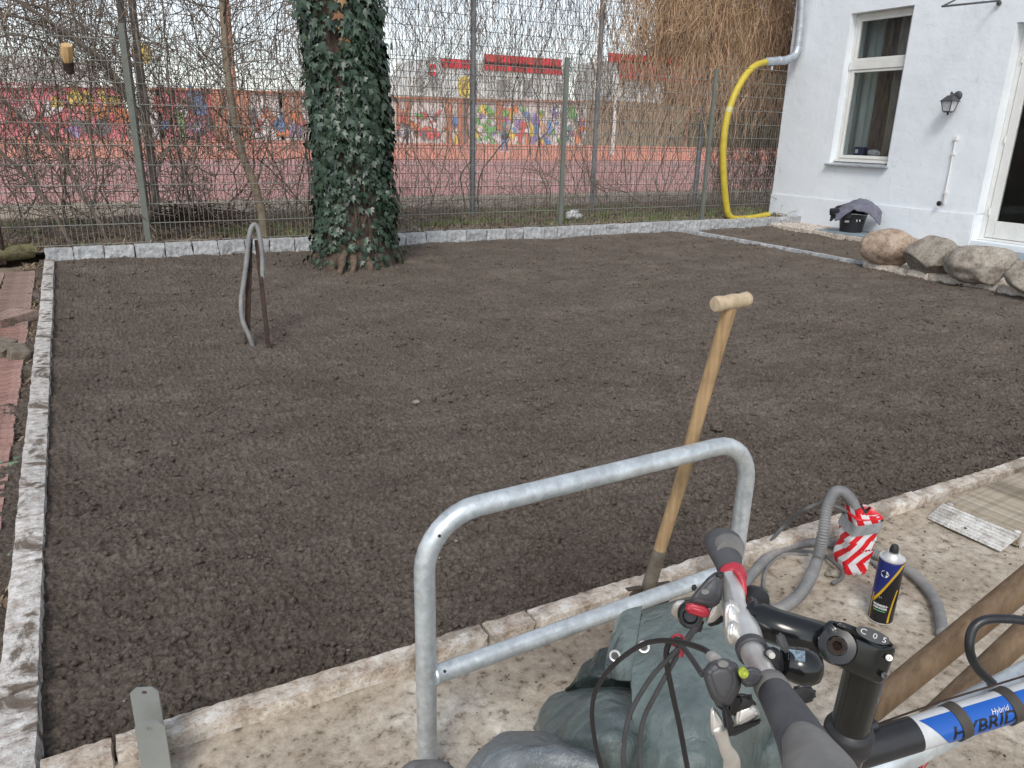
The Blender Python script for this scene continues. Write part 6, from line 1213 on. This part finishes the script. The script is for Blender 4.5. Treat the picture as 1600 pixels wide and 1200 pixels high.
# red tape on far side
mb = MB(); c = D(1145, 898, .772); t = unit(D(1150, 945, .735)-D(1141, 893, .775)); mb.lathe(c, t, [(.0118, -.005), (.0135, -.004), (.0137, .004), (.0128, .006), (.0118, .007)], 22); mb.build('red_tape', M['redtape'], bk, True)
P_ = spline([D(1145, 893, .757), D(1153, 899, .752), D(1159, 912, .748), D(1162, 926, .745)], 5); mb = MB(); s_ = unit(cr*.55+cu*.8)
mb.tube([D(1148, 890, .758), D(1156, 898, .754), D(1161, 912, .75), D(1162.5, 930, .745)], [.0030, .0042, .0036, .0030], 10); mb.build('tape_tail', M['redtape'], bk, True)
# bar clamp
mb = MB(); t = unit(D(1184, 1037, .64)-D(1158, 968, .715)); mb.lathe(D(1175, 1016, .665), t, [(.0125, -.005), (.0140, -.004), (.0140, .004), (.0125, .005)], 26); mb.build('clamp_ring', M['darkgrey'], bk, True)
slab('bar_clamp', [(300, 370), (330, 365), (370, 400), (385, 440), (380, 470), (330, 500), (300, 590), (285, 520), (283, 430)], .705, .03, M['alu'], bk, .003, .006)
slab('clamp_plate', [(310, 480), (350, 470), (345, 600), (318, 600), (295, 560)], .685, .03, M['alu'], bk, .003, .005)
mb = MB(); mb.lathe(D(1143, 951, .712), unit(-fwd+cr*-.4), [(.0005, .004), (.0040, .004), (.0052, 0), (.0052, -.006)], 12); mb.build('bolt', M['darkgrey'], bk, True)
# stem
slab('stem_head', [(480, 200), (520, 130), (600, 140), (1010, 318), (1018, 350), (925, 598), (850, 590), (640, 500), (500, 400), (470, 300)], .672, .045, M['gloss'], bk, .004, .006, (1180, 940, 4.617))
slab('stem_cap', [(560, 140), (640, 150), (960, 270), (1005, 320), (900, 300), (700, 240), (600, 190)], .668, .03, M['gloss'], bk, .003, .002, (1180, 940, 4.617))
mb = MB(); ar = [D(1172, 960, .722), D(1186, 968, .715), D(1215, 980, .705), D(1255, 992, .70), D(1290, 1002, .70), D(1308, 1008, .70)]; mb.tube(spline(ar, 5), [.0150, .0145, .0145, .0150, .0158, .0165]+[.0165]*30, 24); mb.build('stem_arm', M['gloss'], bk, True, auto=60)
mb = MB(); mb.lathe(D(1308, 1009, .672), unit(-ray(1308, 1009)), [(.0165, -.02), (.0170, -.002), (.0155, .003), (.0085, .0035), (.0080, .002), (.0005, .002)], 32); mb.build('pivot', M['gloss'], bk, True, auto=30); mb = MB(); mb.lathe(D(1308, 1009, .668), unit(-ray(1308, 1009)), [(.0080, -.001), (.0080, .0012), (.0045, .0014), (.004, -.001), (.0003, -.001)], 6); mb.build('pivot_bolt', M['rust'], bk)
mb = MB(); mb.lathe(D(1176, 966, .722), unit(D(1184, 1037, .64)-D(1158, 968, .715)), [(.005, -.020), (.0135, -.018), (.0145, -.012), (.0145, .012), (.0135, .018), (.005, .020)], 28); mb.build('bar_socket', M['gloss'], bk, True, auto=50)
# scale plate with numerals on the stem cap
cpt = D(1364, 993, .664); nx_ = unit(D(1400, 1012, .672)-D(1320, 978, .672)); ny_ = unit(np.cross(unit(-ray(1364, 993)), nx_)); nz_ = np.cross(nx_, ny_); ny_ = -ny_ if ny_@cu < 0 else ny_; nz_ = unit(-ray(1364, 993)); 
mb = MB(); mb.add([cpt+nz_*.001+nx_*.016*cos(2*pi*k/24)+ny_*.0055*sin(2*pi*k/24) for k in range(24)], [tuple(range(24))]); mb.build('scale_plate', M['darkgrey'], bk)
for (tx_, dx_, rot) in (('0', .002, .2), ('5', .011, 0), ('C', -.009, 0)):
    V, F = text_pts(tx_, .009); mb = MB(); mb.add([cpt+nz_*.0016+nx_*(dx_+q[0])+ny_*(q[1]*.75) for q in V], F); mb.build('numeral', M['ink'], bk)
for (x, y, r) in ((1389, 1028, .0028), (1382, 1056, .0030)): mb = MB(); mb.lathe(D(x, y, .672), unit(-ray(x, y)), [(r, -.004), (r, .001), (r*.5, .0012), (.0002, .0005)], 10); mb.build('stem_bolt', M['alu'] if y < 1040 else M['black'], bk, True)
# steerer, headset, head tube, fork
L_ = lambda t: HS+ha*t
s_len = np.linalg.norm(D(1316, 1142, .742)-HS)
mb = MB(); mb.tube([L_(-.03), L_(s_len*.5), L_(s_len)], .0178, 28); mb.build('steerer_extension', M['gloss'], bk, True, auto=60)
mb = MB(); mb.lathe(L_(s_len), ha, [(.0175, -.010), (.0215, -.006), (.0232, -.002), (.0232, .003), (.0205, .006), (.0205, .012), (.0225, .015), (.0215, .02), (.018, .024)], 32); mb.build('headset', M['black'], bk, True, auto=40)
mb = MB(); mb.tube([L_(s_len+.022), L_(s_len+.16)], .0185, 28); mb.build('head_tube', M['gloss'], bk, True, auto=60)
# frame tubes
TA = D(1318, 1180, .80); TB = D(1620, 1088, .835); ta = unit(TB-TA); TL = np.linalg.norm(TB-TA); RT = .0176
M['framewhite'] = simple('frame_white', (0.66, 0.68, 0.69), None, 10, .22); M['frameblack'] = simple('frame_black', (0.022, 0.023, 0.026), None, 30, .38, bump=.1); M['frameblue'] = simple('frame_blue', (0.012, 0.10, 0.42), (0.010, 0.085, 0.36), 8, .22, spec=.6)
def tpar(x): return min(np.linspace(-.2, 1.4, 1600), key=lambda t: (lambda p: abs(800+CF*(p@cr)/(p@fwd)-x))(lerp(TA, TB, t)-np.array([0, 0, H])))*TL
x1, x2 = tpar(1428), tpar(1446)
mb = MB(); mb.tube([TA-ta*.0, TA+ta*x1], RT+.0004, 28); mb.build('top_tube_black', M['frameblack'], bk, True, auto=60); mb = MB(); mb.tube([TA+ta*x1, TA+ta*(TL+.30)], RT, 28); mb.build('top_tube', M['framewhite'], bk, True, auto=60)
tv = unit(-(lerp(TA, TB, .6)-np.array([0, 0, H]))); tv = unit(tv-ta*(tv@ta)); tu = np.cross(ta, tv); tu = tu if tu[2] > 0 else -tu
def ont(s, v, off): a = v/RT; return TA+ta*s+(RT+off)*(cos(a)*tv+sin(a)*tu)
vb0, vb1 = -.0265, .0105
def decal(name, s0, s1, va, vb, m, off, slant=0.0, n=40, k=14):
    V = [ont(s0+(s1-s0)*i/n+slant*(1-j/k)*(1-i/n), va+(vb-va)*j/k, off) for i in range(n+1) for j in range(k+1)]; F = [(i*(k+1)+j, (i+1)*(k+1)+j, (i+1)*(k+1)+j+1, i*(k+1)+j+1) for i in range(n) for j in range(k)]; return fast(name, np.array(V), np.array(F), m, bk, True)
decal('blue_decal', x2-.010, TL+.25, vb0, vb1, M['frameblue'], .0005, slant=.028)
for xs_ in (1492, 1572): q = tpar(xs_); mb = MB(); mb.lathe(TA+ta*q+ta*.0, unit(ta+tu*.12), [(RT+.0006, -.0065), (RT+.0018, -.0062), (RT+.0018, .0062), (RT+.0006, .0065)], 28); mb.build('cable_strap', simple('brown_strap', (0.065, 0.055, 0.045), None, 30, .6), bk, True)
def frametext(s, size, s0, v0, m, sh=.25, bold=0.0, off=.0009, sx=1.0):
    V, F = text_pts(s, size, sh, bold, 3); w = V[:, 0].min(); mb = MB(); mb.add([ont(s0+(q[0]-w)*sx, v0+q[1], off) for q in V], F); return mb.build('frame_lettering', m, bk)
frametext('HYBRID', .0200, tpar(1470), -.0125, M['canblack'], .2, .0003, sx=1.12); frametext('Hybrid', .0075, tpar(1533), -.002, M['ink'], .3, 0, .0013); frametext('51', .014, tpar(1584), -.008, M['ink'], .3, .0002, .0011, 1.2)
mb = MB(); mb.tube([L_(s_len+.15), L_(s_len+.15)+ha*.33], .0155, 20); mb.build('fork_crown', M['gloss'], bk, True)
mb = MB(); a = D(1330, 1225, .82); mb.tube([a, a+np.array([ta[0]*.45, ta[1]*.45, -.42])], .019, 24); mb.build('down_tube', M['framewhite'], bk, True)
# gear cable and adjuster along the top tube
mb = MB(); mb.tube(spline([ont(tpar(1352), .018, .003), ont(tpar(1376), .019, .003)], 3), .0032, 12); mb.lathe(ont(tpar(1370), .019, .003), ta, [(.004, -.006), (.0062, -.005), (.0062, .004), (.004, .006)], 14); mb.build('cable_adjuster', M['black'], bk, True)
mb = MB(); mb.tube([ont(tpar(1376), .019, .003), ont(tpar(1480), .021, .0055), ont(TL+.2, .022, .0065)], .0011, 8); mb.build('gear_cable', M['rust'], bk, True)
# bell
bt_ = unit(D(1275, 1046, .64)-D(1225, 1035, .64)); mb = MB(); c = D(1231, 1036, .64); mb.lathe(c, bt_, [(.004, -.006), (.0135, -.004), (.0140, .002), (.0145, .004), (.0152, .006), (.0158, .012), (.0150, .020), (.0115, .026), (.005, .0285), (.0005, .029)], 30); mb.build('bell', M['gloss'], bk, True, auto=50)
slab('bell_mount', [(485, 610), (520, 595), (570, 620), (590, 700), (570, 740), (520, 700), (490, 660)], .63, .02, M['black'], bk, .002); slab('bell_lever', [(540, 560), (550, 535), (580, 532), (592, 580), (612, 610), (605, 640), (580, 625), (560, 600)], .612, .008, M['darkgrey'], bk, .0015)
mb = MB(); mb.lathe(D(1206, 1024, .625), unit(-fwd), [(.0004, .001), (.0026, .001), (.0030, 0), (.003, -.006)], 12); mb.build('bell_rivet', M['alu'], bk, True)
sc_ = D(1245, 1024, .630); sn = unit(-ray(1245, 1024)+cu*.5); sx_ = unit(np.cross(cu, sn)); sy_ = np.cross(sn, sx_); mb = MB(); V = [sc_+sx_*a*.0065+sy_*b*.0045+sn*.0008*(1-abs(b)) for a, b in ((-1, -1), (1, -1), (1, 1), (-1, 1))]; mb.prism(V, -sn*.002); mb.build('bell_sticker', simple('sticker_blue', (0.22, 0.30, 0.36), (0.06, 0.08, 0.10), 500, .4), bk)
slab('shift_lever', [(615, 800), (690, 785), (735, 800), (748, 835), (740, 865), (700, 880), (655, 890), (625, 850)], .60, .010, M['black'], bk, .0025)
# near shifter and brake
slab('shifter', [(178, 735), (192, 690), (255, 655), (330, 662), (372, 705), (380, 790), (350, 850), (320, 915), (270, 905), (228, 875), (205, 800)], .575, .03, M['darkgrey'], bk, .004, .008)
slab('shifter_neck', [(360, 715), (410, 700), (450, 700), (480, 730), (478, 760), (440, 800), (380, 800)], .568, .022, M['darkgrey'], bk, .003, .004)
slab('shifter_underside', [(225, 860), (330, 840), (400, 820), (450, 850), (450, 920), (330, 960), (265, 920)], .60, .03, M['black'], bk, .004)
for (x, y, rx, ry, m_) in ((285, 688, 26, 16, M['gripgrey']), (386, 733, 24, 26, simple('lime_sticker', (0.42, 0.50, 0.04), (0.2, 0.24, 0.03), 300, .5))):
    mb = MB(); P = [D(1040+(x+rx*cos(2*pi*k/20))/3.157, 820+(y+ry*sin(2*pi*k/20))/3.157, .5655 if x > 300 else .5725) for k in range(20)]; mb.prism(P, fwd*.003); mb.build('sticker', m_, bk)
slab('paddle', [(310, 870), (345, 835), (385, 850), (370, 900), (325, 950), (300, 940)], .585, .010, M['gloss'], bk, .002); slab('paddle', [(272, 895), (300, 880), (320, 940), (345, 1000), (325, 1035), (290, 1015), (285, 950)], .575, .012, M['black'], bk, .003)
slab('brake_clamp', [(345, 900), (430, 870), (470, 920), (460, 950), (350, 1010), (330, 990)], .60, .020, M['alu'], bk, .004, .004); slab('brake_arm', [(220, 895), (245, 900), (280, 960), (300, 1010), (240, 1045), (222, 1030), (215, 960)], .595, .018, M['alu'], bk, .004, .004); slab('brake_underside', [(225, 1030), (340, 1025), (480, 950), (475, 975), (345, 1040), (250, 1050)], .60, .02, M['black'], bk, .002)
bl_ = [(268, 1010, .595), (283, 1060, .60), (300, 1110, .605), (325, 1160, .61), (322, 1240, .62), (300, 1330, .63)]; P = spline([D(1040+x/3.157, 820+y/3.157, d) for x, y, d in bl_], 6); V = []
for i, p in enumerate(P):
    t = unit(P[min(i+1, len(P)-1)]-P[max(i-1, 0)]); s = unit(np.cross(t, fwd)); w = np.cross(s, t); ww = .0062-.0012*sin(i*.2)
    for j in range(12): a = 2*pi*j/12; V.append(p+s*ww*cos(a)+w*.0028*sin(a))
mb = MB(); mb.add(V, [(i*12+j, i*12+(j+1) % 12, (i+1)*12+(j+1) % 12, (i+1)*12+j) for i in range(len(P)-1) for j in range(12)]+[tuple(range(12))]); mb.build('brake_lever', M['alu'], bk, True)
# far shifter and brake
slab('shifter', [(240, 235), (272, 225), (285, 255), (262, 300), (275, 380), (250, 400), (215, 415), (112, 392), (125, 355), (172, 300), (205, 262)], .735, .03, M['darkgrey'], bk, .003, .006)
slab('shifter_neck', [(240, 250), (262, 222), (300, 245), (270, 272)], .735, .02, M['black'], bk, .002)
mb = MB(); P = [D(1040+(195+20*cos(2*pi*k/20))/3.157, 820+(331+13*sin(2*pi*k/20))/3.157, .7335) for k in range(20)]; mb.prism(P, fwd*.003); mb.build('sticker', M['gripgrey'], bk)
slab('red_tape', [(95, 402), (110, 382), (205, 405), (222, 430), (215, 455), (190, 462), (155, 440), (100, 432)], .728, .032, M['redtape'], bk, .003, .004)
mb = MB(); c = D(1040+122/3.157, 820+448/3.157, .745); mb.lathe(c, unit(-ray(1078, 962)-up*.2), [(.013, -.02), (.0125, .002), (.010, .006), (.0075, .006), (.006, .001), (.0004, .001)], 22); mb.build('indicator_barrel', M['gloss'], bk, True, auto=40)
slab('brake_body', [(215, 425), (255, 355), (275, 350), (283, 440), (240, 480), (205, 490), (195, 470)], .745, .025, M['alu'], bk, .004, .004); slab('brake_underside', [(200, 495), (285, 440), (290, 470), (270, 490), (215, 505)], .755, .02, M['black'], bk, .002)
mb = MB(); mb.tube(spline([D(1072, 945, .76), D(1064, 944, .765), D(1057, 949, .77), D(1056, 957, .775), D(1061, 962, .78)], 4), [.0035, .0035, .0038, .004, .0042]+[.0045]*14, 12); mb.build('brake_lever', M['alu'], bk, True)
slab('shifter_lever', [(125, 300), (135, 290), (158, 300), (152, 320), (132, 332)], .745, .01, M['black'], bk, .002)
mb = MB(); P_ = D(1183, 939, .76); mb.lathe(P_, unit(-fwd+cr*.3), [(.004, -.012), (.0135, -.01), (.0145, 0), (.012, .004), (.004, .005)], 20); mb.build('reflector_cap', M['black'], bk, True)
slab('junction', [(118, 480), (150, 460), (190, 460), (190, 500), (165, 545), (135, 530)], .755, .02, M['black'], bk, .003)
# cables: each a part
def bcable(pts, r, m, name='brake_cable'): mb = MB(); mb.tube(spline([D(*q) for q in pts], 8), r, 10); return mb.build(name, m, bk, True)
bcable([(1118, 1030, .59), (1100, 1015, .61), (1066, 1004, .66), (1030, 1001, .70), (1000, 1009, .73), (962, 1036, .76), (935, 1070, .78), (925, 1108, .79), (929, 1155, .80), (941, 1205, .81), (960, 1260, .83)], .0025, M['cable'])
bcable([(1098, 958, .755), (1082, 985, .735), (1063, 1010, .72), (1040, 1033, .73), (1015, 1062, .75), (987, 1110, .77), (976, 1152, .78), (975, 1205, .80), (985, 1260, .82)], .0025, M['darkgrey'])
bcable([(1096, 962, .757), (1082, 990, .74), (1064, 1014, .73), (1052, 1035, .735), (1030, 1075, .75), (1008, 1118, .77), (1000, 1155, .78), (1001, 1205, .80), (1010, 1260, .82)], .0025, M['darkgrey'])
bcable([(1068, 1002, .715), (1052, 999, .72), (1044, 1008, .725), (1041, 1030, .73), (1050, 1080, .75), (1062, 1135, .77), (1075, 1205, .79), (1085, 1260, .81)], .0028, M['cable'])
bcable([(1060, 1006, .715), (1070, 1015, .70), (1082, 1031, .67), (1097, 1054, .61)], .0024, M['darkgrey'], 'shift_cable')
mb = MB(); NT = 20; mb.tube([D(1059+10*cos(2*pi*k/NT), 1003+9*sin(2*pi*k/NT)-2, .715+.012*sin(2*pi*k/NT)) for k in range(NT+1)], .0012, 8, cap=False); mb.tube([D(1064, 1010, .712), D(1066, 1020, .712), D(1063, 1026, .712)], .002, 8); mb.build('cable_tie', M['redtape'], bk, True)
mb = MB(); mb.lathe(D(1116, 1029, .592), unit(D(1100, 1015, .61)-D(1118, 1030, .59)), [(.0045, -.004), (.0045, .004), (.0032, .008)], 12); mb.build('barrel_adjuster', M['alu'], bk, True)
